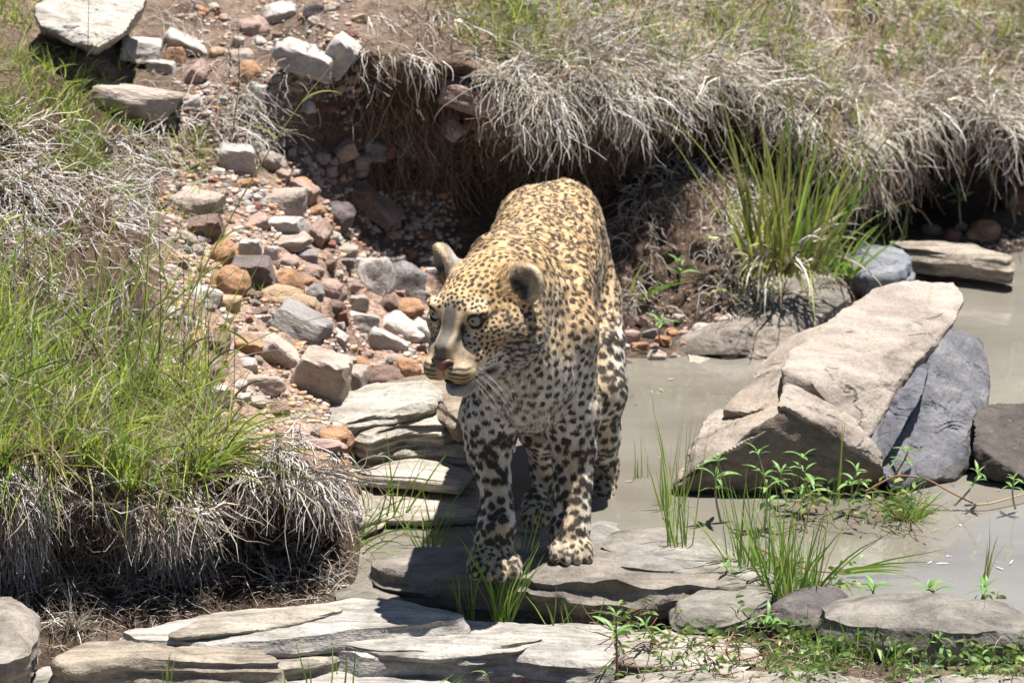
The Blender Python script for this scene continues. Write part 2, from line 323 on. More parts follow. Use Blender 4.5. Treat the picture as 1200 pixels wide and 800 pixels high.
# ------------------------------------------------------------------ rocks
def resample(pts, n, rough=0., seed=0):
    pts = np.asarray(pts, float); q = np.vstack([pts, pts[:1]]); L = np.r_[0, np.cumsum(np.linalg.norm(np.diff(q, axis=0), axis=1))]
    t = np.linspace(0, L[-1], n, endpoint=False)
    return np.stack([np.interp(t, L, q[:, k]) for k in range(q.shape[1])], 1)
def slab(outline, z, thick, tilt=(0, 0), under=.02, mat=None, name='rock_slab', label='', group=None, color=(1, 1, 1), seed=1, rough=1., foot=None, cat='rock', dome=.006, ledge=1., parent=None):
    """a bedded slab: its top surface follows the outline, its sides drop in uneven ledges"""
    N = 132
    o = np.array([list(G(px, py, z, *tilt)) for px, py in outline]); o = resample(o, N)
    for _ in range(2): o = .25*np.roll(o, 1, 0)+.5*o+.25*np.roll(o, -1, 0)
    c = o.mean(0); rad = o-c; rl = np.linalg.norm(rad[:, :2], axis=1); rn = rad/np.maximum(rl[:, None], 1e-6)
    size = rl.mean()
    ang = np.linspace(0, 2*math.pi, N, endpoint=False)
    jag = fbm(np.stack([o[:, 0], o[:, 1], np.full(N, seed*3.1)], 1), 14, 4, seed)*.016*rough; o = o+rn*jag[:, None]
    rings = []
    KT = 16
    for k in range(1, KT+1):
        t = (k/KT)**.8; q = c+(o-c)*t; q[:, 2] += dome*(1-t*t); rings.append((q, 0.))
    # rounded shoulder then side ledges
    nrm = np.roll(o, -1, 0)-np.roll(o, 1, 0); nrm = np.stack([nrm[:, 1], -nrm[:, 0], nrm[:, 0]*0], 1); nrm /= np.linalg.norm(nrm, axis=1, keepdims=True)+1e-9
    if (nrm*rad).sum() < 0: nrm = -nrm
    KS = 14
    for k in range(1, KS+1):
        t = k/KS; d = thick*t
        off = .010*math.sin(min(1, t*3)*math.pi/2) - under*t*t
        lay = fbm(np.stack([o[:, 0]*2.5, o[:, 1]*2.5, (o[:, 2]-d)*55*ledge+seed], 1), 1, 3, seed+5)*.024*rough + fbm(o-np.array([0, 0, d]), 9, 3, seed+8)*.022*rough*min(1, t*2.5)
        q = o+nrm*(off+lay)[:, None]; q[:, 2] -= d
        rings.append((q, t))
    q = rings[-1][0]; rings.append((c+(q-c)*.5-np.array([0, 0, thick])*0, 1.)); 
    V = np.concatenate([[c+np.array([0, 0, dome])]] + [r[0] for r in rings] + [[rings[-1][0].mean(0)]])
    nT = 1+KT*N
    tt = V[:nT]
    V[:nT, 2] += fbm(tt, 7, 4, seed+2)*.010*rough + fbm(tt*np.array([8, 34, 1]), 1, 3, seed+3)*.0045*rough
    nn = fbm(V, 45, 3, seed+4)*.0035*rough; V[:, 2] += nn*.6
    i = np.arange(N); j = (i+1) % N; fs = []
    for k in range(len(rings)-1):
        a0 = 1+k*N; fs.append(np.stack([a0+i, a0+N+i, a0+N+j, a0+j], 1))
    tri = [np.stack([np.zeros(N, int), 1+i, 1+j], 1), np.stack([np.full(N, len(V)-1), 1+(len(rings)-1)*N+j, 1+(len(rings)-1)*N+i], 1)]
    a2 = (o[:, 0]*np.roll(o[:, 1], -1)-np.roll(o[:, 0], -1)*o[:, 1]).sum()
    Fq = np.concatenate(fs); Ft = np.concatenate(tri)
    if a2 < 0: Fq = Fq[:, ::-1]; Ft = Ft[:, ::-1]
    loc = Vector((c[0], c[1], c[2]-thick))
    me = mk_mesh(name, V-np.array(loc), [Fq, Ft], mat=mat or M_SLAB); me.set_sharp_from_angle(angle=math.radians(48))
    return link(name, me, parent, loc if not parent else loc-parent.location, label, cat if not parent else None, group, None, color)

_ICO = {}
def ico(n):
    if n not in _ICO:
        bm = bmesh.new(); bmesh.ops.create_icosphere(bm, subdivisions=n, radius=1); V = np.array([v.co[:] for v in bm.verts]); F = np.array([[v.index for v in f.verts] for f in bm.faces]); bm.free()
        _ICO[n] = (V/np.linalg.norm(V, axis=1, keepdims=True), F)
    return _ICO[n]
def hull_piece(pts, p_=26, n=6, disp=.008, seed=0, fine=.003, chips=5, f0=11., facet=.0):
    """a convex block through corner points, its edges worn, its faces chipped and pitted"""
    A = np.array([list(q) for q in pts]); c = (A.max(0)+A.min(0))/2; h = (A.max(0)-A.min(0))/2; B = (A-c)/h
    bm = bmesh.new()
    for q in B: bm.verts.new(q)
    r = bmesh.ops.convex_hull(bm, input=bm.verts[:]); bmesh.ops.delete(bm, geom=[g for g in r['geom_interior'] if isinstance(g, bmesh.types.BMVert)], context='VERTS')
    cen = np.mean([v.co[:] for v in bm.verts], axis=0); pl = []
    bm.normal_update()
    for f in bm.faces:
        if f.calc_area() < 1e-5: continue
        nn = np.array(f.normal[:]); d = nn@(np.array(f.verts[0].co[:])-cen)
        if d < 0: nn, d = -nn, -d
        if not any(nn@q[0] > .985 and abs(d-q[1]) < .05 for q in pl): pl.append((nn, max(d, .05)))
    bm.free(); g = random.Random(seed*7+1)
    if chips == 0: pl = [(nn, d*1.05) for nn, d in pl]
    for _ in range(chips):                  # broken-off corners
        q = B[g.randrange(len(B))]-cen; nn = q/np.linalg.norm(q); nn = nn+np.array([g.gauss(0, .25) for _ in range(3)]); nn /= np.linalg.norm(nn); pl.append((nn, (q@nn)*g.uniform(.84, .95)))
    U, F = ico(n); s_ = np.zeros(len(U))
    for nn, d in pl: s_ += np.maximum(U@nn/d, 0)**p_
    R = s_**(-1./p_); V = (cen+U*R[:, None])*h+c; Dn = U*h; Dn /= np.linalg.norm(Dn, axis=1, keepdims=True)
    a = fbm(V, f0, 4, seed); d = a*disp*1.5 + fbm(V, f0*4, 3, seed+3)*fine*1.5 + (np.floor(fbm(V*np.array([1, 1, 2.2]), f0*.65, 2, seed+6)*5)/5)*disp*1.0
    return V+Dn*d[:, None], F
def boxpts(c, s, rot, rnd, n=14, seed=0):
    r = random.Random(seed); pts = []
    for sx in (-1, 1):
        for sy in (-1, 1):
            for sz in (-1, 1): pts.append(Vector((sx*s[0]*(1-r.random()*rnd), sy*s[1]*(1-r.random()*rnd), sz*s[2]*(1-r.random()*rnd))))
    for _ in range(n-8): 
        v = Vector((r.gauss(0, 1), r.gauss(0, 1), r.gauss(0, 1))).normalized(); pts.append(Vector((v.x*s[0], v.y*s[1], v.z*s[2]))*1.05)
    m = rot.to_matrix() if hasattr(rot, 'to_matrix') else rot
    return [m @ p + Vector(c) for p in pts]

# unit stones shared by every loose stone
from mathutils import Euler
def unit_angular(k):
    V, F = hull_piece(boxpts((0, 0, 0), (.5, .5, .5), Euler((0, 0, 0)), .38, 12, 100+k), 26, 4, .055, 40+k, .012, 3, 1.6)
    me = mk_mesh('angular_stone', V, F, mat=M_STONE); me.set_sharp_from_angle(angle=math.radians(38)); return me
def unit_round(k):
    bm = bmesh.new(); bmesh.ops.create_icosphere(bm, subdivisions=4, radius=.52)
    V = np.array([v.co[:] for v in bm.verts]); F = np.array([[v.index for v in f.verts] for f in bm.faces]); bm.free()
    u = V/np.linalg.norm(V, axis=1, keepdims=True)
    V = u*(.5+fbm(u, 1.1, 2, 60+k)[:, None]*.22+fbm(u, 4, 3, 90+k)[:, None]*.045)
    V = np.sign(V)*np.abs(V)**.92*.95
    return mk_mesh('rounded_stone', V, F, mat=M_STONE)
ANG = [unit_angular(k) for k in range(9)]; RND = [unit_round(k) for k in range(6)]
CL = {'w': (.50, .45, .405), 't': (.42, .345, .285), 'g': (.26, .235, .22), 'o': (.42, .235, .13), 'p': (.40, .28, .23), 'b': (.23, .155, .12), 'd': (.16, .125, .12), 'y': (.46, .32, .20), 'r': (.28, .13, .095)}
def stone(px, py, wpx, hpx, c, label, round_=False, rot=0., depth=None, cat='stone', group=None, tilt=0., sink=.40, name='stone', Y=None, k=None, pitch=None):
    """a loose stone resting where the line of sight through its middle meets the ground"""
    p, n = hit(px, py+hpx*.30) if Y is None else (P(px, py+hpx*.3, Y), Vector((0, 0, 1)))
    m = M(p.y); sx = wpx*m; sz = hpx*m*1.05; sy = depth*m if depth else (sx+sz)*.5*random.uniform(.8, 1.1)
    pool = RND if round_ else ANG
    me = pool[(k if k is not None else random.randrange(99)) % len(pool)]
    base = CL[c] if isinstance(c, str) else c; j = [random.uniform(.88, 1.12)]*3; col = tuple(min(.8, b_*q) for b_, q in zip(base, j))
    nn = (n+Vector((0, 0, 1.5))).normalized()
    o = link(name, me, None, p+nn*sz*(.5-sink), label, cat, group, None, col)
    o.scale = (sx, sy, sz); o.rotation_euler = (random.uniform(-.15, .25) if pitch is None else pitch, math.radians(-rot)+random.uniform(-.04, .04), random.uniform(-.35, .35))
    return o

HS = [  # px, py, w, h, colour, round, rot, label
 (275,180,44,34,'w',0,0,'whitish angular stone alone on bare earth high on the rubble slope'),
 (334,233,54,36,'t',0,8,'pale tan angular block on top of the stacked flat stones'),
 (332,262,56,26,'w',0,5,'pale ridged slab stone in the middle of the small stone stack'),
 (336,280,56,15,'t',0,5,'thin brown flat stone under the pale ridged one'),
 (372,268,30,34,'p',0,-30,'pinkish stone leaning against the right of the flat stone stack'),
 (394,249,40,30,'d',1,0,'dark purplish stone half buried below the overhanging bank'),
 (355,220,26,30,'p',0,60,'narrow pinkish stone upright beside the top tan block'),
 (356,215,22,20,'o',1,0,'small orange stone tucked behind the top tan block'),
 (440,236,64,20,'p',0,-38,'thin pinkish plate of rock tilted out of the dark bank'),
 (418,222,34,28,'b',0,-10,'brown block wedged in the bank over the dark purplish stone'),
 (230,234,62,30,'t',0,0,'broad tan rock bedded at the left of the rubble slope'),
 (240,262,46,30,'b',0,10,'brown rock in the shade under the broad tan rock'),
 (257,234,14,20,'o',1,0,'tiny orange stone right of the broad tan rock'),
 (300,258,34,16,'p',0,20,'flat pink stone left of the small stone stack'),
 (262,293,34,36,'o',1,0,'rust orange stone left of the white cube-like stone'),
 (292,292,32,32,'w',0,0,'white cube-like stone on the middle of the slope'),
 (318,294,18,20,'w',0,0,'small white stone in the gap by the white cube-like stone'),
 (268,327,44,38,'o',1,-20,'big cracked orange pink stone at the left of the rubble'),
 (294,313,52,36,'d',0,10,'dark purple brown angular rock above the orange stones'),
 (318,322,20,28,'y',1,0,'upright yellowish stone beside the dark purple brown rock'),
 (339,327,32,34,'o',1,20,'round rust orange stone in the middle of the rubble'),
 (331,344,54,26,'y',1,-10,'long yellowish rounded stone above the leaning grey slab'),
 (359,297,30,20,'g',0,0,'grey green cobble under the flat stone stack'),
 (338,305,26,16,'p',1,0,'small smooth pink cobble under the grey green one'),
 (366,316,26,16,'p',1,0,'smooth pink cobble in the middle of the rubble'),
 (389,336,32,24,'p',1,0,'smooth salmon cobble above the pale shattered stones'),
 (357,354,38,26,'y',1,-25,'smooth pale orange cobble behind the leaning grey slab'),
 (370,340,20,20,'g',1,0,'small grey cobble between two orange cobbles'),
 (404,293,30,22,'t',0,0,'tan cobble near the foot of the dark cave'),
 (405,306,26,12,'g',0,0,'small flat grey stone under the tan cobble'),
 (437,315,46,52,'w',0,0,'big whitish veined block standing by the dark cave'),
 (474,322,46,46,'g',0,-15,'grey block in shade right of the big whitish veined block'),
 (349,371,76,36,'g',0,-28,'leaning grey slab stone across the orange cobbles'),
 (374,434,72,60,'t',0,-12,'large squared tan block with a shaded brown front'),
 (326,408,50,26,'t',0,-38,'thin tan plate leaning against the large squared block'),
 (413,438,30,34,'t',0,0,'narrow tan block just right of the large squared block'),
 (420,374,38,26,'w',0,-10,'white shattered stone right of the grey leaning slab'),
 (470,383,50,28,'w',0,-28,'whitish flat shard near the leopard muzzle'),
 (452,397,56,26,'w',0,-30,'pale wedge of rock below the whitish flat shard'),
 (480,357,32,20,'o',1,0,'salmon orange cobble just left of the leopard eye'),
 (455,353,22,22,'b',0,-30,'small brown angular stone beside the salmon orange cobble'),
 (398,367,18,18,'r',0,0,'small dark red stone among pale rubble'),
 (415,352,32,16,'t',0,0,'pale flat stone under the big whitish block'),
 (392,356,24,14,'b',1,0,'small brown stone above the dark red one'),
 (496,383,20,34,'w',0,50,'thin white shard at the leopard cheek'),
 (451,438,42,28,'b',1,0,'dark brown stone behind the long pale slabs'),
 (478,428,32,22,'o',1,-15,'orange stone behind the long pale slabs'),
 (425,424,14,26,'o',1,40,'small upright orange stone right of the large squared block'),
 (307,446,50,24,'t',0,0,'flat tan stone on dusty ground under the large squared block'),
 (328,478,24,18,'b',0,0,'small dark brown stone on dusty ground above the orange pebble'),
 (392,508,42,28,'o',1,-15,'smooth orange pebble on dust left of the long pale slabs'),
 (375,503,20,16,'t',1,0,'small tan pebble against the orange pebble'),
 (380,519,44,14,'p',1,0,'flat pinkish pebble under the orange pebble'),
 (252,400,34,32,'b',0,0,'dark brown block at the left edge of the rubble'),
 (230,396,22,22,'o',1,0,'orange pebble left of the dark brown block'),
 (268,352,32,18,'y',0,0,'yellowish flat stone under the big cracked orange stone'),
 (290,403,38,18,'o',0,-10,'orange flat stone between brown block and thin tan plate'),
 (240,342,40,24,'w',0,-20,'whitish stone in the dry grass at the left of the rubble'),
 (318,185,30,22,'t',1,0,'tan stone high on the slope below the overhang'),
 (240,428,40,22,'p',1,0,'pinkish stone buried by green grass stems'),
 (248,462,44,24,'w',0,0,'whitish flat stone by the edge of the green grass'),
 (300,470,24,12,'t',0,0,'small tan stone on the dust under the flat tan stone'),
 # upper bank
 (165,53,50,28,'w',0,-5,'pale square rock under the big white slab at top left'),
 (188,75,36,14,'w',0,0,'small white flat stone below the pale square rock'),
 (158,112,114,36,'t',0,-8,'long tan ledge rock above the dry tangle at upper left'),
 (215,48,60,20,'w',0,-28,'pale splinter of rock beside the orange stone at top left'),
 (205,62,24,26,'o',0,0,'orange brown stone under the pale splinter'),
 (228,82,26,44,'p',0,-30,'pinkish upright rock below the pale splinter'),
 (298,28,34,26,'p',1,0,'pinkish stone near the top edge left of the hanging roots'),
 (292,80,26,26,'o',1,0,'rounded rust stone above the small white cube'),
 (303,106,18,26,'w',0,0,'small white cube of rock set in the earth'),
 (282,64,30,18,'t',0,0,'tan stone above the rounded rust stone'),
 (356,62,74,30,'w',0,-14,'long pale slab jutting out at the top of the overhang'),
 (346,49,20,12,'o',0,0,'small orange chip resting on the long pale slab'),
 (397,52,40,46,'w',0,-40,'whitish block near the top in the roots'),
 (368,10,26,18,'d',0,0,'dark stone at the very top edge'),
 (328,12,44,24,'w',0,10,'white rock at the very top edge left of the dark stone'),
 (553,99,92,32,'p',0,-14,'dusky pink wedge of rock jutting from the far bank'),
 (568,139,42,16,'o',1,8,'orange brown stone under the dusky pink wedge'),
 (581,151,54,12,'w',0,8,'thin whitish flat stone under the orange brown one'),
 (529,144,30,24,'w',0,-45,'pale chipped stone left of the orange brown one in the bank'),
 (440,170,26,24,'g',0,0,'grey stone in the bank above the rubble'),
 (455,175,16,14,'o',0,0,'small orange stone in the bank beside a grey one'),
 (402,172,30,22,'p',0,20,'pink grey stone in the bank left of the grey one'),
 (752,175,36,32,'b',0,0,'brown block in the shaded bank right of the roots'),
 (772,143,24,12,'o',0,0,'orange chip lit on the shaded bank above the brown block'),
 (868,124,60,24,'b',0,0,'brown rock in the bank behind the tall rushes'),
 (982,124,16,14,'p',0,0,'small pink stone at the lip of the far bank'),
 (1142,62,16,20,'p',1,0,'pink stone in dry grass at upper right'),
 (1153,269,40,26,'o',1,0,'rust orange rock on the far shore'),
 (1116,274,20,14,'r',1,0,'small red brown stone left of the rust orange rock'),
 (1190,232,26,34,'r',0,0,'red brown rock in deep shade at the right edge'),
 (1006,324,38,20,'p',1,0,'pinkish flat cobble behind the great boulder'),
 (750,404,22,12,'o',0,0,'small orange stone at the waterline right of the leopard'),
 (770,415,26,14,'t',0,0,'small tan stone at the waterline under the mound'),
 (822,424,44,13,'t',0,-12,'narrow tan stone lying in the water before the shoreline rock'),
 (776,398,22,10,'o',0,0,'orange sliver of stone on the wet shore under the mound'),
 (738,392,22,18,'p',0,0,'pinkish stone touching the leopard flank at the shore'),
]
for i, (x, y, w_, h_, c, r_, rot, lab) in enumerate(HS):
    stone(x, y, w_*1.06, h_*1.1, c, lab, bool(r_), rot, k=i*5+3)

# smaller loose stones of the rubble: many alike
zones = [((190, 520), (170, 470), 150, 'on the rubble slope'), ((400, 560), (540, 605), 34, 'on the wet gully shore'), ((215, 420), (5, 140), 34, 'in the upper bank'), ((700, 860), (370, 425), 22, 'on the shore under the mound'), ((950, 1190), (262, 300), 12, 'on the far right shore')]
word = {'w': 'whitish', 't': 'tan', 'o': 'orange', 'p': 'pinkish', 'g': 'grey', 'b': 'brown', 'y': 'yellowish', 'r': 'dark red'}
rr = random.Random(5); taken = [(h[0], h[1], h[2]*.4) for h in HS]
for (xa, xb), (ya, yb), n, where in zones:
    got = 0; tries = 0
    while got < n and tries < 6000:
        tries += 1
        x = rr.uniform(xa, xb); y = rr.uniform(ya, yb); s_ = rr.choice([9, 10, 11, 12, 13, 15, 18])
        if any((x-a_)**2+((y-b_)*1.3)**2 < (c_+s_*.40)**2 for a_, b_, c_ in taken): continue
        if where == 'on the rubble slope' and (x < 200+max(0, 300-y)*0 or x > 520 or (y < 260 and x > 430) or (y > 440 and x > 340)): continue
        c = rr.choice('wttooppgbywwtbr'); rd = rr.random() < .5
        taken.append((x, y, s_*.5)); got += 1
        stone(x, y, s_*rr.uniform(1, 1.5), s_*rr.uniform(.7, 1.), c, 'small %s %s stone lying loose %s' % (word[c], 'rounded' if rd else 'angular', where if 'slope' not in where else ('at the top of the rubble slope' if y < 240 else 'on the upper part of the rubble slope' if y < 310 else 'in the middle of the rubble slope' if y < 380 else 'low on the rubble slope')), rd, rr.uniform(-25, 25), group='small loose stones '+where)

# gravel: nobody could count it
def joined_gravel(name, n, pxr, vr, smin, smax, cols_, seed, label):
    g = np.random.default_rng(seed)
    base = []
    for k in range(4):
        bm = bmesh.new()
        for p in boxpts((0, 0, 0), (.5, .5, .38), Euler((0, 0, 0)), .5, 9, 300+k): bm.verts.new(p)
        r = bmesh.ops.convex_hull(bm, input=bm.verts[:]); bmesh.ops.delete(bm, geom=[q for q in r['geom_interior'] if isinstance(q, bmesh.types.BMVert)], context='VERTS')
        bm.verts.index_update(); bmesh.ops.triangulate(bm, faces=bm.faces[:])
        base.append((np.array([v.co[:] for v in bm.verts]), np.array([[v.index for v in f.verts] for f in bm.faces]))); bm.free()
    px = g.uniform(*pxr, n); v = g.uniform(*vr, n); p, nn = surf(px, v)
    ok = fbm(p, 6, 2, seed) > -.12; p = p[ok]; n = len(p)
    Vs, Fs, Cs = [], [], []; o = 0
    for k in range(n):
        bv, bf = base[k % 4]; s = smin+(smax-smin)*g.random()**3; a_ = g.uniform(0, 6.28)
        ca, sa_ = math.cos(a_), math.sin(a_); q = bv*np.array([s, s*g.uniform(.6, 1), s*g.uniform(.5, .9)])
        q = np.stack([q[:, 0]*ca-q[:, 1]*sa_, q[:, 0]*sa_+q[:, 1]*ca, q[:, 2]], 1)+p[k]+np.array([0, 0, s*.1])
        Vs.append(q); Fs.append(bf+o); o += len(bv); c = np.array(CL[cols_[g.integers(len(cols_))]])*g.uniform(.7, 1.1); Cs.append(np.repeat(c[None], len(bv), 0))
    me = mk_mesh(name, np.concatenate(Vs), np.concatenate(Fs), np.concatenate(Cs), smooth=False, mat=M_GRAVEL)
    return link(name, me, kind='stuff', label=label, cat='gravel')
t_ = NT('gravel'); a_ = t_.n('ShaderNodeAttribute', attribute_name='Col'); M_GRAVEL = t_.fin(a_.outputs['Color'], .85)
joined_gravel('gravel', 11000, (190, 540), (4.2, 8.2), .004, .021, 'wttooppbgyt', 1, 'loose grit and gravel between the stones of the rubble slope')
joined_gravel('bank_gravel', 2200, (200, 420), (8.2, 12), .005, .02, 'wttoppbg', 2, 'grit and clods showing through roots in the upper bank')
joined_gravel('shore_gravel', 1500, (700, 1200), (5.0, 6.6), .004, .014, 'ttopbgp', 3, 'wet grit along the far shoreline')

# ---- big slabs and boulders
slab([(442,655),(470,642),(520,640),(600,644),(700,647),(790,650),(860,660),(884,676),(872,690),(800,684),(770,690),(700,684),(660,680),(600,676),(520,672),(455,668)], 0.095, 0.13, (.0, .0), 0.09, M_DARKTOP if 'M_DARKTOP' in globals() else M_SLAB2, label='long dark flat rock slab the leopard stands on with both front paws', seed=11, color=(.84, .79, .74), rough=1.6)
slab([(702,640),(720,624),(772,616),(800,622),(850,640),(862,650),(800,652),(720,650)], .085, .09, (0, .04), .02, M_SLAB2, label='small dark layered slab behind the paw slab right of the leopard', seed=12, color=(.95, .93, .9))
slab([(690,655),(760,640),(830,645),(900,668),(890,676),(820,668),(740,666)], .10, .05, (0, 0), .02, M_SLAB2, label='thin grey slab lying on the right end of the paw slab', seed=13)
slab([(795,702),(850,682),(900,672),(905,690),(880,708),(840,722),(800,722)], .085, .08, (0, 0), .02, M_SLAB2, label='grey tilted slab under the grass clump right of the paw slab', seed=14, color=(.85, .83, .8))
slab([(140,738),(230,722),(330,712),(400,702),(470,702),(512,710),(548,724),(500,732),(420,738),(330,750),(240,752),(170,750)], 0.07, 0.12, (0, 0), 0.03, M_SLAB, label='broad pale slab running under the left bank toward the paw slab', seed=21)
slab([(380,758),(420,742),(500,731),(600,727),(700,729),(752,735),(770,745),(735,764),(700,776),(640,772),(600,766),(540,772),(480,768),(430,772)], 0.035, 0.14, (0, 0), 0.05, M_SLAB, label='large pale foreground slab with a wavy dark front edge', seed=22, rough=1.2)
slab([(62,770),(100,752),(180,744),(245,752),(300,760),(330,776),(240,776),(150,772),(90,778)], 0.055, 0.12, (0, 0), 0.03, M_SLAB, label='brown fronted layered block at lower left beside the broad pale slab', seed=23, color=(.82, .74, .64))
slab([(225,760),(300,748),(400,744),(420,756),(370,776),(280,784),(230,778)], 0.03, 0.08, (0, 0), 0.02, M_SLAB, label='low tan slab wedged between the broad pale and large foreground slabs', seed=24, color=(.9, .85, .78))
slab([(225,796),(280,780),(350,771),(420,774),(480,786),(530,800),(500,830),(300,840)], -0.005, 0.1, (0, 0), 0.02, M_SLAB, label='pale slab cut by the bottom edge left of centre', seed=25)
slab([(-40,800),(40,784),(120,779),(190,779),(225,790),(230,806),(180,835),(20,845)], -0, 0.1, (0, 0), 0.02, M_SLAB, label='pale flat slab in the bottom left corner', seed=26)
slab([(705,800),(740,788),(800,783),(880,784),(960,790),(1030,797),(1010,840),(760,840)], .05, .08, (0, 0), .02, M_SLAB2, label='grey flat slab along the bottom edge under the creeping plants', seed=27, color=(1.15, 1.12, 1.05))
slab([(720,742),(790,736),(860,746),(890,762),(860,782),(800,776),(735,768)], .05, .06, (0, 0), .02, M_SLAB, label='pale pinkish slab between foreground slab and creeping plants', seed=28, color=(1, .95, .9))
slab([(1030,830),(1060,796),(1120,790),(1210,792),(1260,810),(1200,850)], .05, .08, (0, 0), .02, M_SLAB2, label='grey flat slab in the bottom right corner', seed=29, color=(1.15, 1.12, 1.05))
slab([(205,742),(260,716),(330,712),(395,712),(330,726),(260,735)], .085, .03, (0, 0), .01, M_SLAB, label='thin tan flake on top of the broad pale slab near the hanging grass', seed=71, color=(.95, .9, .82))
slab([(395,752),(470,744),(560,742),(640,748),(600,758),(520,762),(440,762)], .05, .02, (0, 0), .005, M_SLAB, label='thin pale flake lying on the large foreground slab', seed=72)
slab([(395,690),(430,684),(455,690),(470,702),(440,708),(400,702)], .05, .05, (0, 0), .01, M_SLAB2, label='small dark rock under the left tip of the paw slab', seed=73, color=(.8, .76, .7))
# gully mouth slabs
slab([(342,488),(380,468),(440,450),(500,446),(514,456),(508,470),(460,482),(400,498),(365,500)], 0.125, 0.05, (.10, .12), .01, M_SLAB, label='long pale slab highest of the layered slabs left of the leopard', seed=31, color=(1.12, 1.1, 1.06))
slab([(410,500),(450,486),(505,466),(528,464),(545,482),(520,494),(470,496),(430,512)], 0.1, 0.05, (.06, .1), .01, M_SLAB, label='pale slab tucked under the highest layered slab', seed=32, color=(1.12, 1.08, 1.02))
slab([(412,520),(440,503),(480,496),(545,496),(580,505),(560,520),(500,520),(430,528)], 0.075, 0.05, (0, .05), .01, M_SLAB, label='rounded pale slab third down left of the leopard leg', seed=33, color=(1.1, 1.06, 1.0))
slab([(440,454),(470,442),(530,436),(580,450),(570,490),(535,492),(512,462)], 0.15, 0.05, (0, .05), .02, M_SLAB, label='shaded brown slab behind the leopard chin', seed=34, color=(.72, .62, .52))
slab([(392,545),(410,533),(450,530),(500,534),(548,552),(540,566),(490,560),(430,556)], 0.045, .025, (0, .05), .01, M_SLAB, label='flat pale slab fourth down at the edge of the gully', seed=35, color=(1.1, 1.06, 1.0), rough=.5)
slab([(395,585),(420,572),(470,564),(540,560),(575,570),(560,600),(500,604),(430,602)], 0.012, .025, (0, .03), .01, M_SLAB, label='low pinkish slab at the water edge left of the leopard leg', seed=36, color=(1.05, .97, .9), rough=.5)
slab([(372,600),(390,578),(430,572),(440,600),(420,612),(385,612)], .04, .05, (0, 0), .01, M_SLAB, label='small tan slab beside the hanging dry grass by the water', seed=37, color=(.9, .85, .78))
slab([(596,602),(620,592),(650,594),(668,604),(650,618),(610,616)], .012, .05, (0, 0), .01, M_SLAB, label='pale stone in the water under the rear paw between the front legs', seed=38, color=(1.15, 1.1, 1.0), name='wet_stone')
slab([(682,618),(700,610),(722,612),(728,622),(706,630),(686,628)], .006, .05, (0, 0), .01, M_SLAB2, label='low wet stone under the other rear paw', seed=39, name='wet_stone')
# far shore
slab([(1038,284),(1080,280),(1140,286),(1188,300),(1184,306),(1120,297),(1060,292)], .075, .055, (0, 0), .01, M_SLAB, label='long thin slab at the far shoreline with a dark front edge', seed=41, color=(.9, .82, .74))
slab([(985,300),(1010,286),(1050,290),(1070,304),(1060,318),(1010,318)], .08, .09, (0, 0), .01, M_BLUE, label='dark blue grey block left of the long thin far slab', seed=42)
slab([(-30,705),(10,700),(36,712),(42,735),(30,760),(0,770),(-40,760)], .10, .12, (0, 0), .03, M_SLAB2, label='rounded grey boulder cut by the left edge', seed=43, dome=.03, color=(1.1, 1.05, 1))
slab([(962,712),(1000,699),(1060,695),(1120,700),(1180,708),(1205,722),(1195,738),(1120,742),(1060,738),(1000,734),(972,726)], .10, .13, (0, 0), .04, M_SLAB2, label='long rounded grey rock at lower right behind the creeping plants', seed=44, dome=.03, color=(.85, .83, .8), ledge=.3)
slab([(900,712),(930,690),(965,680),(985,690),(975,712),(940,722)], .085, .09, (0, 0), 0, M_DARK, label='small dark rock inside the grass clump at lower right', seed=45, dome=.012)

def rock_of(name, label, parts, mat_default, color=(1, 1, 1), cat='rock'):
    """one rock with hull pieces; parts = [(name, mat, color, [(px,py,Y)...], seed)]"""
    allp = [P(*q) for p_ in parts for q in p_[3]]
    c = sum(allp, Vector())/len(allp); c.z = min(q.z for q in allp)
    if len(parts) == 1: root = None
    else:
        root = bpy.data.objects.new(name, None); COL.objects.link(root); root.location = c; root['label'] = label; root['category'] = cat; root.empty_display_size = .1
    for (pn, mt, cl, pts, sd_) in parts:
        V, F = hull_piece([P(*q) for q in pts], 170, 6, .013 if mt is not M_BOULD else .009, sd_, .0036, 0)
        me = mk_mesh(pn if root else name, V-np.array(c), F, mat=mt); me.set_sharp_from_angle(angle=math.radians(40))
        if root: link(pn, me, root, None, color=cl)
        else: link(name, me, None, c, label, cat, color=cl)
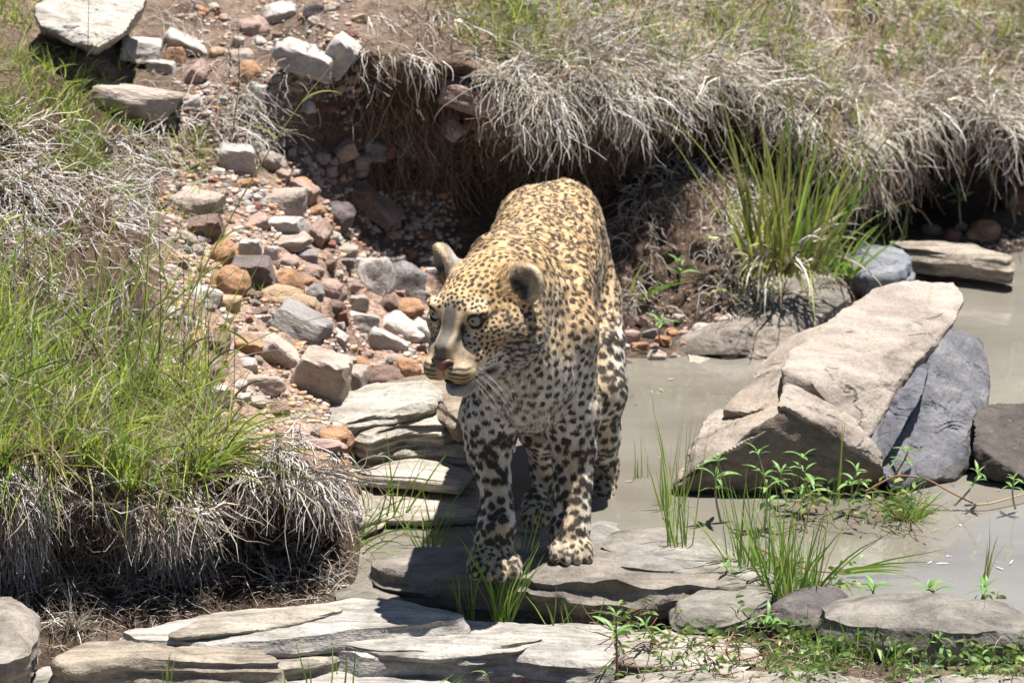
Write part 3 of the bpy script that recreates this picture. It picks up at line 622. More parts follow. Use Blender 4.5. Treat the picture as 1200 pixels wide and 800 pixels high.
# the great boulder: a tan slab leaning over a blue-grey mass, with broken steps at its left foot
rock_of('great_boulder', 'great tan boulder with a blue grey right side standing in the water', [
 ('tan_face', M_BOULD, (1.08, 1.04, 1.0), [(921,432,.86),(932,412,.93),(965,385,1.02),(1004,366,1.10),(1036,336,1.22),(1060,331,1.25),(1112,334,1.25),(1123,352,1.2),(1117,376,1.1),(1086,412,1.0),(1052,444,.90),(1022,512,.80),(1000,500,.78),(960,452,.80),(925,455,.84),(1000,540,1.0),(1080,450,1.3),(1100,400,1.4),(930,450,1.1)], 51),
 ('left_shoulder', M_BOULD, (.98, .93, .86), [(852,478,.86),(880,452,.98),(905,415,1.12),(925,395,1.2),(1010,368,1.25),(985,400,1.0),(925,440,.90),(914,480,.84),(880,482,.82),(852,500,.90),(900,540,1.0),(1000,500,1.2),(930,470,.86)], 52),
 ('lower_step', M_BOULD, (1.06, 1.02, .96), [(792,566,.715),(815,512,.80),(842,482,.92),(905,472,.93),(914,480,.80),(910,506,.70),(866,521,.69),(820,545,.69),(900,600,.95),(820,590,.95)], 53),
 ('middle_step', M_BOULD, (1.02, .98, .93), [(912,478,.70),(922,450,.80),(960,468,.78),(1010,503,.74),(1031,530,.70),(1030,546,.69),(1000,522,.69),(950,492,.69),(925,478,.69),(1000,580,1.0),(930,560,1.0)], 54),
 ('shade_tinted_foot', M_BOULD, (.62, .56, .5), [(790,572,.705),(865,523,.692),(912,508,.695),(918,482,.695),(950,495,.690),(1000,524,.690),(1029,548,.692),(1025,600,.78),(985,606,.78),(880,606,.80),(800,596,.78),(1000,560,1.0),(860,560,1.0)], 55),  # same tan rock as the steps; its shade is put into the tint
 ('blue_side', M_BLUE, (.85, .80, .78), [(1117,388,1.08),(1150,400,1.12),(1154,435,1.10),(1158,470,1.0),(1145,500,.95),(1138,540,.86),(1120,556,.80),(1040,556,.70),(1020,520,.76),(1026,505,.80),(1050,450,.93),(1085,415,1.02),(1060,590,.74),(1130,580,.84),(1100,480,1.3),(1150,560,1.1)], 56),
 ('blue_ledge', M_BLUE, (.7, .67, .68), [(1024,520,.765),(1045,470,.85),(1075,430,.93),(1090,425,.95),(1080,460,.85),(1055,505,.75),(1035,540,.71),(1030,530,.9),(1080,440,1.1)], 57),
], M_BOULD)
rock_of('shoreline_rock', 'low broad grey tan rock at the far shoreline beside the great boulder', [
 ('left_lobe', M_BOULD, (.9, .88, .86), [(788,402,1.75),(805,380,1.85),(850,352,2.0),(895,330,2.1),(940,345,2.0),(940,370,1.85),(900,385,1.75),(860,385,1.7),(855,415,1.66),(800,415,1.7),(900,415,1.7),(860,380,2.2)], 61),
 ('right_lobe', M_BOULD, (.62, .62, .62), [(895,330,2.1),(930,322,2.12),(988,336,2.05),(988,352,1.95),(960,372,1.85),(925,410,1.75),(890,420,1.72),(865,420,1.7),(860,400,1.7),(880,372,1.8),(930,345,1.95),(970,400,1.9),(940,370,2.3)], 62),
 ('front_chip', M_SLAB2, (1.1, 1.0, .9), [(865,420,1.68),(885,390,1.7),(925,385,1.72),(940,400,1.7),(920,425,1.66),(880,428,1.65),(900,400,1.85)], 63),
], M_BOULD)
rock_of('dark_rock', 'dark rough rock at the right edge beside the great boulder', [('dark_rock', M_DARK, (.8, .75, .7), [(1140,492,.90),(1165,476,.98),(1210,474,1.0),(1260,490,1.0),(1270,560,.8),(1200,566,.74),(1150,560,.78),(1143,530,.8),(1200,520,1.2),(1250,580,1.0)], 64)], M_DARK)
rock_of('white_slab', 'big white slab jutting out at the top left corner', [('white_slab', M_SLAB, (1.22, 1.2, 1.18), [(42,8,1.70),(70,-10,1.83),(130,-22,1.93),(175,-12,1.88),(168,10,1.78),(140,38,1.68),(112,54,1.64),(88,52,1.64),(50,26,1.66),(60,50,1.90),(150,40,2.0),(110,62,1.78)], 65)], M_SLAB)
for k, (x, y, w_, h_) in enumerate([(968,556,40,36),(1000,590,52,20),(1018,602,40,16),(945,575,28,14),(1165,584,60,14),(1178,572,40,14),(1192,616,36,16)]):
    stone(x, y, w_, h_, 'g' if k != 4 else 't', ['upright brown rock between leafy sprigs at the boulder foot', 'wet grey stone left of the bright rush tuft in the water', 'wet rough stone touching the bright rush tuft', 'small grey stone among sprigs at the boulder foot', 'tan stone under the creeping stem at the right edge', 'grey stone behind the creeping stem at the right edge', 'pale wet stone in the water at the right edge'][k], False, 0, k=k+2)
# ------------------------------------------------------------------ the leopard: one continuous skin from a distance field, then fur
class Field:
    def __init__(s, xs, ys, zs):
        s.x, s.y, s.z = [np.asarray(a, np.float32) for a in (xs, ys, zs)]; s.F = np.full((len(xs), len(ys), len(zs)), .5, np.float32)
    def box(s, lo, hi):
        r = []
        for a, l, h in zip((s.x, s.y, s.z), lo, hi): r.append(slice(max(0, np.searchsorted(a, l)-1), min(len(a), np.searchsorted(a, h)+1)))
        return tuple(r)
    def put(s, sl, d, k, op):
        f = s.F[sl]
        if op == 'add':
            h = np.clip(.5+.5*(f-d)/k, 0, 1); s.F[sl] = f*(1-h)+d*h-k*h*(1-h)
        else:
            d = -d; h = np.clip(.5-.5*(f-d)/k, 0, 1); s.F[sl] = f*(1-h)+d*h+k*h*(1-h)
    def ell(s, c, r, k=.02, R=None, op='add'):
        c = np.array(c, np.float32); r = np.array(r, np.float32); m = max(r)+k+.012 if R is not None else r+k+.012
        sl = s.box(c-m, c+m)
        X = s.x[sl[0]][:, None, None]-c[0]; Y = s.y[sl[1]][None, :, None]-c[1]; Z = s.z[sl[2]][None, None, :]-c[2]
        if R is not None:
            R = np.array(R, np.float32)          # rows: local axes in world
            q = [R[i, 0]*X+R[i, 1]*Y+R[i, 2]*Z for i in range(3)]
        else: q = [X, Y, Z]
        k0 = np.sqrt((q[0]/r[0])**2+(q[1]/r[1])**2+(q[2]/r[2])**2); k1 = np.sqrt((q[0]/r[0]**2)**2+(q[1]/r[1]**2)**2+(q[2]/r[2]**2)**2)+1e-6
        s.put(sl, k0*(k0-1)/k1, k, op)
    def cone(s, a, b, ra, rb, k=.02, op='add', sq=(1, 1, 1)):
        a = np.array(a, np.float32); b = np.array(b, np.float32); m = max(ra, rb)+k+.012
        sl = s.box(np.minimum(a, b)-m, np.maximum(a, b)+m)
        X = s.x[sl[0]][:, None, None]-a[0]; Y = s.y[sl[1]][None, :, None]-a[1]; Z = s.z[sl[2]][None, None, :]-a[2]; v = b-a
        t = np.clip((X*v[0]+Y*v[1]+Z*v[2])/(v@v), 0, 1)
        d = np.sqrt(((X-t*v[0])/sq[0])**2+((Y-t*v[1])/sq[1])**2+((Z-t*v[2])/sq[2])**2)-(ra+(rb-ra)*t)
        s.put(sl, d, k, op)
    def chain(s, pts, k=.02, sq=(1, 1, 1)):
        for (a, ra), (b, rb) in zip(pts[:-1], pts[1:]): s.cone(a, b, ra, rb, k, 'add', sq)
    def nets(s):
        F = s.F; n = F.shape; S = F < 0
        acc = np.zeros([a-1 for a in n], np.uint8)
        for a in (0, 1):
            for b in (0, 1):
                for c in (0, 1): acc += S[a:n[0]-1+a, b:n[1]-1+b, c:n[2]-1+c]
        ci = np.argwhere((acc > 0) & (acc < 8)); idm = np.full(acc.shape, -1, np.int32); idm[tuple(ci.T)] = np.arange(len(ci))
        axs = (s.x, s.y, s.z); V = np.zeros((len(ci), 3)); W = np.zeros(len(ci))
        for ax in range(3):
            o1, o2 = [q for q in range(3) if q != ax]
            for u in (0, 1):
                for v in (0, 1):
                    A = ci.copy(); A[:, o1] += u; A[:, o2] += v; B = A.copy(); B[:, ax] += 1
                    fa = F[tuple(A.T)]; fb = F[tuple(B.T)]; cr_ = (fa < 0) != (fb < 0); t = np.where(cr_, fa/np.where(cr_, fa-fb, 1), 0)
                    p = np.stack([axs[q][A[:, q]] for q in range(3)], 1).astype(float); p[:, ax] += t*(axs[ax][B[:, ax]]-axs[ax][A[:, ax]])
                    V += p*cr_[:, None]; W += cr_
        V /= W[:, None]; Q = []
        for ax in range(3):
            o1, o2 = [(1, 2), (2, 0), (0, 1)][ax]
            sl0 = [slice(None)]*3; sl1 = [slice(None)]*3; sl0[ax] = slice(0, -1); sl1[ax] = slice(1, None)
            d = S[tuple(sl0)] != S[tuple(sl1)]; e = np.argwhere(d)
            e = e[(e[:, o1] > 0) & (e[:, o2] > 0) & (e[:, o1] < n[o1]-1) & (e[:, o2] < n[o2]-1)]
            def cid(du, dv):
                q = e.copy(); q[:, o1] += du; q[:, o2] += dv; return idm[tuple(q.T)]
            f = np.stack([cid(-1, -1), cid(0, -1), cid(0, 0), cid(-1, 0)], 1); ins = S[tuple(e.T)]
            f[~ins] = f[~ins][:, ::-1]; Q.append(f)
        Q = np.concatenate(Q); return V, Q[(Q >= 0).all(1)]

PSI = math.radians(33); DEL = math.radians(13)
HO = np.array(P(567, 366, -.15))
Hf = np.array([-math.sin(PSI)*math.cos(DEL), -math.cos(PSI)*math.cos(DEL), -math.sin(DEL)]); Hl = np.array([math.cos(PSI), -math.sin(PSI), 0]); Hu = np.cross(Hf, Hl)
HR = np.stack([Hl, Hf, Hu])
def H(x, y, z): return HO+x*Hl+y*Hf+z*Hu
def hdir(x, y, z):
    v = np.array([x, y, z], float); v /= np.linalg.norm(v); return v@HR
xs = np.arange(-.235, .285, .0025)
ys = np.concatenate([np.arange(-.43, .09, .0025), np.arange(.09, 1.12, .006)])
zs = np.concatenate([np.arange(-.06, .20, .004), np.arange(.20, .36, .005), np.arange(.36, .82, .0025)])
fd = Field(xs, ys, zs)
def pp(px, py, Y): return np.array(P(px, py, Y))
# torso
for c, r, R in [((620, 405, .12), (.098, .15, .17), None), ((614, 362, .34), (.122, .22, .160), None), ((632, 338, .58), (.120, .22, .146), None), ((649, 318, .84), (.116, .16, .152), None)]:
    fd.ell(pp(*c), r, .06, R)
fd.ell(pp(620, 278, .56), (.058, .24, .05), .06); fd.ell(pp(665, 278, .66), (.058, .28, .05), .06); fd.ell(pp(620, 262, .86), (.06, .13, .07), .05); fd.ell(pp(664, 262, .86), (.06, .13, .07), .05)                 # loin ridge
fd.cone(pp(584, 306, .20), pp(602, 372, .02), .046, .072, .035)   # scapula, nearer
fd.cone(pp(664, 312, .22), pp(662, 390, .06), .042, .066, .03)
fd.ell(pp(618, 445, .02), (.085, .07, .085), .05)                # brisket
fd.cone(pp(600, 345, .06), pp(585, 362, -.08), .090, .080, .06)  # neck
fd.cone(pp(612, 420, .0), pp(588, 400, -.10), .085, .062, .05)
fd.cone(pp(605, 318, .22), pp(590, 330, .0), .07, .075, .06)
# near-side legs: (photo left fore, photo right fore)
fd.chain([(pp(590, 430, .07), .066), (pp(574, 492, .06), .052), (pp(572, 525, .045), .037), (pp(578, 560, .02), .0275), (pp(583, 592, -.01), .0265), (pp(582, 615, -.04), .038)], .025, (1, 1.15, 1))
fd.chain([(pp(655, 425, .09), .068), (pp(668, 480, .10), .052), (pp(673, 525, .09), .036), (pp(672, 565, .07), .029), (pp(671, 595, .05), .028), (pp(669, 618, .035), .040)], .025, (1, 1.15, 1))
def paw(c, s, toes, w_, yaw=0.):
    c = np.array(c); ca, sa = math.cos(yaw), math.sin(yaw)
    def L(x, y, z): return c+np.array([x*ca-y*sa, x*sa+y*ca, z])*s
    fd.ell(L(0, .0, .030), (w_*.88*s, .062*s, .036*s), .018)
    fd.ell(L(0, .028, .050), (w_*.72*s, .045*s, .040*s), .02)
    for t in toes:
        x = t*w_; fd.ell(L(x, -.052+abs(t)**2*.020, .026), (w_*.31*s, .034*s, .025*s), .006)
        fd.ell(L(x*1.03, -.074+abs(t)**2*.022, .018), (w_*.27*s, .020*s, .017*s), .006)
SLABZ = .098
a = pp(578, 662, -.06); a[2] = SLABZ; paw(a, .94, (-.78, -.27, .27, .78), .053, .05)
a = pp(667, 655, .03); a[2] = SLABZ; paw(a, .90, (-.74, -.25, .25, .74), .046, .08)
# hind legs
fd.chain([(pp(622, 380, .72), .085), (pp(622, 450, .60), .064), (pp(634, 500, .53), .044), (pp(642, 545, .60), .031), (pp(640, 585, .58), .026), (pp(634, 605, .545), .028)], .025, (1, 1.2, 1))
fd.chain([(pp(680, 350, .82), .085), (pp(694, 410, .72), .062), (pp(702, 455, .66), .050), (pp(706, 510, .70), .033), (pp(710, 548, .76), .024), (pp(706, 585, .71), .0215), (pp(705, 600, .68), .025)], .025, (1, 1.2, 1))
a = pp(629, 628, .50); a[2] = .012; paw(a, .72, (-.74, -.25, .25, .74), .048, .1)
a = pp(704, 612, .62); a[2] = .008; paw(a, .72, (-.74, -.25, .25, .74), .044, .1)
# tail, behind
fd.chain([(pp(665, 300, .96), .04), (np.array([.11, 1.03, .40]), .027), (np.array([.12, 1.05, .25]), .022), (np.array([.14, 1.06, .15]), .021)], .03)
# head
E = fd.ell
E(H(0, -.035, .030), (.084, .095, .076), .03, HR)
E(H(0, .040, .052), (.056, .062, .040), .03, HR)
for s_ in (-1, 1):
    E(H(s_*.060, .030, .0), (.036, .058, .042), .025, HR)
    E(H(s_*.068, -.018, -.040), (.048, .060, .058), .03, HR)
    fd.cone(H(s_*.045, .02, -.062), H(0, .098, -.094), .036, .024, .02)
E(H(0, .0, -.080), (.062, .075, .050), .03, HR)
fd.cone(H(0, .030, .050), H(0, .088, .026), .040, .0255, .026); fd.cone(H(0, .088, .026), H(0, .145, -.013), .0255, .0165, .022)
for s_ in (-1, 1): E(H(s_*.032, .083, -.034), (.034, .052, .040), .022, HR)
E(H(0, .113, -.043), (.040, .044, .036), .02, HR)
for s_ in (-1, 1):
    E(H(s_*.009, .102, .003), (.013, .053, .015), .014, HR)
    E(H(s_*.0245, .129, -.053), (.031, .034, .0265), .009, HR)
    E(H(s_*.044, .080, .0570), (.024, .018, .007), .012, HR)      # brow
    E(H(s_*.043, .087, .014), (.022, .014, .008), .012, HR)
E(H(0, .106, -.104), (.026, .033, .0155), .012, HR)
E(H(0, .134, -.0860), (.034, .036, .0098), .004, HR, 'sub')
for s_ in (-1, 1): fd.cone(H(s_*.028, .128, -.084), H(s_*.045, .078, -.079), .0055, .0035, .004, 'sub')
fd.cone(H(0, .165, -.045), H(0, .161, -.078), .003, .003, .005, 'sub')
EYES = []
for s_ in (-1, 1):
    ec = H(s_*.0425, .083, .038); ed = hdir(s_*.42, 1, .10); el_ = np.cross(np.cross(ed, Hl*s_+Hu*.32), ed); el_ /= np.linalg.norm(el_); eu0 = Hu
    E(ec, (.0222, .0218, .0215), .014, HR)
    E(ec+ed*.0165-eu0*.001, (.0180, .0115, .0106), .003, np.stack([el_, ed, np.cross(el_, ed)]), 'sub')
    EYES.append((ec, ed))
def ear(s_, base, up, nrm, wd, ht):
    up = hdir(*up); nr = hdir(*nrm); nr -= up*(nr@up); nr /= np.linalg.norm(nr); lt = np.cross(up, nr); R_ = np.stack([lt, nr, up]); b_ = H(*base)
    c = b_+up*ht*.52
    E(c, (wd, .021, ht), .016, R_)
    E(b_+up*.0-nr*.004, (wd*.85, .022, .022), .018, R_)
    E(c+nr*.0195+up*.004, (wd*.84, .020, ht*.84), .005, R_, 'sub')
    return c, R_
EARS = [ear(1, (.078, -.020, .054), (.60, -.20, .68), (.12, .95, .20), .0365, .040), ear(-1, (-.076, -.010, .070), (-.30, -.05, .95), (-.62, .80, .0), .034, .040)]
LV, LQ = fd.nets(); del fd.F
# light relax
def relax(V, Q, it, lam):
    e = np.concatenate([Q[:, [0, 1]], Q[:, [1, 2]], Q[:, [2, 3]], Q[:, [3, 0]]]); n = len(V)
    for _ in range(it):
        S = np.zeros_like(V); c = np.zeros(n)
        for k in range(3): S[:, k] = np.bincount(e[:, 0], V[e[:, 1], k], n)+np.bincount(e[:, 1], V[e[:, 0], k], n)
        c = np.bincount(e[:, 0], None, n)+np.bincount(e[:, 1], None, n); V = V+(S/np.maximum(c, 1)[:, None]-V)*lam
    return V
LV = relax(LV, LQ, 3, .5)
# keep the one connected skin (after a little muscle and loose-skin relief)

par = np.arange(len(LV))
lab = np.arange(len(LV))
for _ in range(400):
    m = lab[LQ].min(1); new = lab.copy()
    for k in range(4): np.minimum.at(new, LQ[:, k], m)
    new = new[new]
    if (new == lab).all(): break
    lab = new
main = np.bincount(lab).argmax(); keep = lab == main; mp = np.cumsum(keep)-1
LQ = mp[LQ[keep[LQ].all(1)]]; LV = LV[keep]
# subtle muscle and skin relief
e1 = LV[LQ[:, 2]]-LV[LQ[:, 0]]; e2 = LV[LQ[:, 3]]-LV[LQ[:, 1]]; fn = np.cross(e1, e2); LN = np.zeros_like(LV)
for k in range(4):
    for q in range(3): LN[:, q] += np.bincount(LQ[:, k], fn[:, q], len(LV))
LN /= np.linalg.norm(LN, axis=1, keepdims=True)+1e-12
_bw = sstep(.14, .20, np.linalg.norm(LV-HO, axis=1))*sstep(.14, .22, LV[:, 2])
LV = LV+LN*((fbm(LV*np.array([1.2, .8, .6]), 13, 3, 91)*.011+fbm(LV*np.array([2.2, 1.4, .35]), 16, 2, 95, True)*.004)*_bw)[:, None]

def head_local(p): return (p-HO)@HR.T
def regions(p, n):
    """weights: head, leg, paw, ; flow direction of the coat"""
    h = head_local(p)
    head = sstep(.165, .125, np.linalg.norm((h-np.array([0, .03, 0]))*np.array([1, .8, 1]), axis=1))*sstep(-.10, -.06, h[:, 1])
    leg = sstep(.40, .32, p[:, 2])*(1-head); paw_ = sstep(.175, .14, p[:, 2])*(p[:, 1] < .25)+sstep(.07, .05, p[:, 2])*(p[:, 1] >= .25)
    flow = np.zeros_like(p)
    bodyf = np.stack([p[:, 0]*0+.08, p[:, 0]*0+1., p[:, 0]*0-.55], 1)
    chest = sstep(.25, .05, p[:, 1])[:, None]
    bodyf = bodyf*(1-chest)+np.array([0.02, .35, -1.])*chest
    legf = np.array([0, .1, -1.])[None]; pawf = np.array([0, -.8, -.5])[None]
    hf = -Hf[None]*(.8) + (h[:, :1]*7)*Hl[None] + (np.clip(h[:, 2:3]*9, -1, .6))*Hu[None]*1.0
    fl = bodyf*(1-leg[:, None])+legf*leg[:, None]; fl = fl*(1-paw_[:, None])+pawf*paw_[:, None]
    fl = fl*(1-head[:, None])+hf*head[:, None]
    fl -= n*(fl*n).sum(1, keepdims=True); fl /= np.linalg.norm(fl, axis=1, keepdims=True)+1e-9
    return h, head, leg, paw_, fl
# spots
def area_sample(V, Q, n, g, wt=None):
    A = np.linalg.norm(np.cross(V[Q[:, 2]]-V[Q[:, 0]], V[Q[:, 3]]-V[Q[:, 1]]), axis=1)
    if wt is not None: A = A*wt[Q].mean(1)
    c = np.cumsum(A); f = np.searchsorted(c, g.random(n)*c[-1]); f = np.minimum(f, len(Q)-1); u, v = g.random(n)[:, None], g.random(n)[:, None]
    q = Q[f]; mixf = lambda X: (X[q[:, 0]]*(1-u)+X[q[:, 1]]*u)*(1-v)+(X[q[:, 3]]*(1-u)+X[q[:, 2]]*u)*v
    return mixf
lg = np.random.default_rng(3)
hw_ = 1+5*regions(LV, LN)[1]; mf = area_sample(LV, LQ, 70000, lg, hw_); SPt, SNt = mf(LV), mf(LN); SNt /= np.linalg.norm(SNt, axis=1, keepdims=True)+1e-9
h, hd, lgw, pw, fl = regions(SPt, SNt)
rg = lg.random(len(SPt))
rose = (hd < .3) & (lgw < .3) & ((SPt[:, 1] > .16) | ((SPt[:, 2] > .60)&(SPt[:, 1] > .12)))
face_f = sstep(.0, .08, h[:, 1])
chest_ = (SPt[:, 2] < .58)&(SPt[:, 1] < .16); space = np.where(rose, .0272, np.where(chest_, .0178, .0158)); space = np.where(lgw > .5, .0200, space); space = np.where(pw > .5, .0128, space)
space = np.where(hd > .4, .0119-.0030*face_f, space)
ordr = np.arange(len(SPt)); cell = {}; chosen = []
for i in ordr:
    if hd[i] > .4:
        q = h[i]
        if q[1] > (.120 if abs(q[0]) > .024 and q[2] > -.034 else .100) or (q[1] > .07 and abs(q[0]) < .022 and q[2] < .045) or (q[1] > .05 and q[2] < -.06): continue
        if min((q[0]-.0425)**2, (q[0]+.0425)**2)+(q[2]-.038)**2 < .0235**2 and q[1] > .05: continue
    p = SPt[i]; r_ = space[i]; key = tuple((p/.0325).astype(int)); ok = True
    for dx in (-1, 0, 1):
        for dy in (-1, 0, 1):
            for dz in (-1, 0, 1):
                for j in cell.get((key[0]+dx, key[1]+dy, key[2]+dz), ()):
                    d = p-SPt[j]
                    if d@d < (min(r_, space[j])*.92)**2: ok = False; break
                if not ok: break
            if not ok: break
        if not ok: break
    if ok: chosen.append(i); cell.setdefault(key, []).append(i)
SC, SR, SU, SW = [], [], [], []   # centre, radius, long axis, elongation
RC = []
for i in chosen:
    p, n_, f_ = SPt[i], SNt[i], fl[i]; t_ = np.cross(n_, f_); 
    if rose[i]:
        m_ = random.choice([4, 5, 5]); a0 = random.random()*6.28; rr_ = random.uniform(.0088, .0112); RC.append((p, rr_))
        for k in range(m_):
            a_ = a0+k*6.283/m_+random.uniform(-.25, .25); off = (f_*math.cos(a_)*1.2+t_*math.sin(a_)*.95)*rr_
            tang = -f_*math.sin(a_)+t_*math.cos(a_); SC.append(p+off); SR.append(random.uniform(.0050, .0063)); SU.append(tang/np.linalg.norm(tang)); SW.append(1.35)
    else:
        if hd[i] > .4:
            SC.append(p); SR.append(random.uniform(.0038, .0053)*(1-.22*(h[i][1] > .06))*(1+.12*(h[i][2] < .02)*(h[i][1] < .06))); SU.append(f_ if random.random() < .6 else t_); SW.append(random.uniform(1.0, 1.45))
        elif lgw[i] > .5:
            q = .62 if pw[i] > .5 else 1.
            SC.append(p); SR.append(random.uniform(.0080, .0108)*q); v_ = t_+f_*random.uniform(-.9, .9); SU.append(v_/np.linalg.norm(v_)); SW.append(random.uniform(1.0, 1.55))
        else:
            SC.append(p); SR.append(random.uniform(.0054, .0068) if not chest_[i] else random.uniform(.0056, .0075)); v_ = t_+f_*random.uniform(-.3, .3); SU.append(v_/np.linalg.norm(v_)); SW.append(random.uniform(1.05, 1.55))
SC, SR, SU, SW = map(np.array, (SC, SR, SU, SW))
kd = KDTree(len(SC))
for i, p in enumerate(SC): kd.insert(p, i)
kd.balance()
kr = KDTree(len(RC))
for i, (p, _) in enumerate(RC): kr.insert(p, i)
kr.balance()
def coat(p, n):
    N_ = len(p); K_ = 5; ids = np.zeros((N_, K_), int); rd = np.full(N_, 1.)
    pl = p.tolist()
    for i, q in enumerate(pl):
        r_ = kd.find_n(q, K_); ids[i] = [e[1] for e in r_]
    for i in np.nonzero(p[:, 1] > .10)[0]: rd[i] = kr.find(pl[i])[2]
    wob = np.stack([noise3(p*120, 5), noise3(p*120, 6), noise3(p*120, 7)], 1)*(.0030+.0014*sstep(.42, .36, p[:, 2]))[:, None]
    pw_ = p+wob*(1-.5*regions(p, n)[1][:, None]); dmin = np.full(N_, 9.)
    for k in range(K_):
        j = ids[:, k]; d = pw_-SC[j]; al = (d*SU[j]).sum(1); pe = np.sqrt(np.maximum((d*d).sum(1)-al**2, 0))
        dmin = np.minimum(dmin, np.sqrt((al/SW[j])**2+(pe*1.05)**2)/SR[j])
    spot = sstep(1.12, .86, dmin)
    h, hd, lgw, pwq, fl_ = regions(p, n)
    gold = np.array([.455, .30, .15]); tan_ = np.array([.46, .37, .25]); cream = np.array([.47, .385, .275]); white = np.array([.72, .69, .63]); grey = np.array([.135, .112, .088])
    up = sstep(-.15, .75, n[:, 2]+.15*sstep(.1, .4, p[:, 1]))[:, None]; hgt = sstep(.30, .62, p[:, 2])[:, None]
    base = cream*(1-up*hgt)+gold*(up*hgt)
    side = sstep(.15, .35, p[:, 1])[:, None]*(1-lgw[:, None]); base = base*(1-side*.6)+(tan_*(1-up)+gold*.95*up)*side*.6
    lz = (lgw*sstep(.0, .8, -n[:, 1]))[:, None]; base = base*(1-lz*.6)+np.array([.40, .29, .17])*lz*.6
    chw = (sstep(.12, .0, p[:, 1])*sstep(.56, .48, p[:, 2])*sstep(.30, .36, p[:, 2])*(1-hd))[:, None]; base = base*(1-chw*.55)+white*chw*.55
    inner = (lgw*sstep(.3, .9, np.abs(n[:, 0])))[:, None]; base = base*(1-inner*.5)+white*inner*.5; P1 = pwq[:, None]; base = base*(1-P1*.8)+np.array([.30, .235, .16])*P1*.85
    belly = sstep(-.2, -.8, n[:, 2])[:, None]*(1-hd[:, None]); base = base*(1-belly*.6)+white*belly*.6
    # centre of each rosette is a deeper tawny
    rc = (sstep(.012, .005, rd)*(hd < .3)*(lgw < .3))[:, None]; base = base*(1-rc*.35)+np.array([.50, .26, .09])*rc*.35
    # face
    hx, hy, hz = np.abs(h[:, 0]), h[:, 1], h[:, 2]; H1 = hd[:, None]
    fgold = np.array([.47, .30, .13]); fc = np.array([.47, .345, .20])[None]*np.ones((N_, 1))
    topw = sstep(-.01, .06, hz)[:, None]*sstep(.11, .03, hy)[:, None]; fc = fc*(1-topw)+fgold*topw
    lowc = sstep(-.02, -.06, hz)[:, None]; fc = fc*(1-lowc*.8)+white*lowc*.66
    nosew = (sstep(.018, .010, hx)*sstep(.080, .105, hy)*sstep(-.038, -.016, hz))[:, None]; fc = fc*(1-nosew)+grey*nosew
    sidew = (sstep(.012, .026, hx)*sstep(.048, .034, hx)*sstep(.07, .09, hy)*sstep(.150, .135, hy)*sstep(-.030, -.012, hz)*sstep(.045, .025, hz))[:, None]; fc = fc*(1-sidew*.7)+np.array([.25, .205, .15])*sidew*.6
    cheekpad = (sstep(.105, .125, hy)*sstep(-.030, -.044, hz))[:, None]; fc = fc*(1-cheekpad)+np.array([.44, .33, .18])*cheekpad
    ue = (np.exp(-(((hx-.040)/.017)**2+((hz-.012)/.008)**2))*sstep(.05, .07, hy))[:, None]; fc = fc*(1-ue*.4)+white*ue*.4
    oe = (np.exp(-(((hx-.046)/.013)**2+((hz-.068)/.007)**2))*sstep(.04, .06, hy))[:, None]; fc = fc*(1-oe*.12)+white*oe*.12
    chn = (sstep(-.089, -.094, hz)*sstep(.06, .09, hy))[:, None]; fc = fc*(1-chn)+white*.42*chn
    base = base*(1-H1)+fc*H1
    dark = spot*(1-hd*sstep(.118, .128, hy))
    # tear line, eye rim, lip line, whisker rows
    rim = np.zeros(N_)
    for ec, ed in EYES:
        d_ = np.linalg.norm(p-(ec+ed*.0185), axis=1); rim = np.maximum(rim, sstep(.0176, .0162, d_)*(((p-ec)@ed) > -.002))
    tear = np.exp(-((hx-(.0265-(.045-hz)*.06))/.0048)**2)*sstep(.042, .030, hz)*sstep(-.004, .014, hz)*sstep(.05, .07, hy)
    outer = np.exp(-(((hx-.064)/.010)**2+((hz-.040)/.005)**2))*sstep(.03, .05, hy)
    lip = np.exp(-((hz+.0835)/.0066)**2)*sstep(.055, .07, hy)*sstep(.060, .05, hx)
    lipc = np.exp(-(((hx-.050)/.017)**2+((hz+.080)/.013)**2))*sstep(.050, .065, hy)*1.2
    wh = 0
    for k, zz in enumerate((-.0385, -.0475, -.0565, -.0655)):
        zc = zz-(hx-.03)*.10+np.sin(hx*220+k)*.0009; wh = wh+np.exp(-((hz-zc)/.0021)**2)*1.5*sstep(.010, .018, hx)*sstep(.056, .048, hx)*sstep(.080, .10, hy)
    phil = np.exp(-(h[:, 0]/.0022)**2)*sstep(-.042, -.047, hz)*sstep(-.080, -.072, hz)*sstep(.143, .153, hy)
    dark = np.clip(np.maximum.reduce([dark, hd*rim, hd*np.clip(tear*1.3, 0, 1), hd*np.clip(outer*1.2, 0, 1), hd*lip, hd*lipc*.9, hd*np.clip(wh, 0, 1)*.92, hd*phil*.8]), 0, 1)
    # ears: pale brown inside, dark root
    for (c_, R_), s_ in zip(EARS, (1, -1)):
        q = (p-c_)@R_.T; ne = n@R_[1]; ine = sstep(1.28, 1.12, np.sqrt((q[:, 0]/.036)**2+(q[:, 1]/.024)**2+(q[:, 2]/.042)**2))*sstep(-.030, -.018, q[:, 2])
        inside = ine*sstep(-.2, .25, ne)*(q[:, 1] > -.012); I1 = inside[:, None]
        dark = dark*(1-ine*sstep(-.03, -.01, q[:, 2])); ec_ = np.array([.40, .32, .23])+(np.array([.50, .39, .25])-np.array([.40, .32, .23]))*sstep(.70, .98, np.sqrt((q[:, 0]/.036)**2+(q[:, 2]/.042)**2))[:, None]
        base = base*(1-I1)+ec_*I1
        bk = (ine*sstep(.1, -.3, ne))[:, None]; wspot = np.exp(-((q[:, 2]-.008)/.014)**2)[:, None]; base = base*(1-bk)+(np.array([.20, .15, .10])*(1-wspot*.6)+white*wspot*.35)*bk
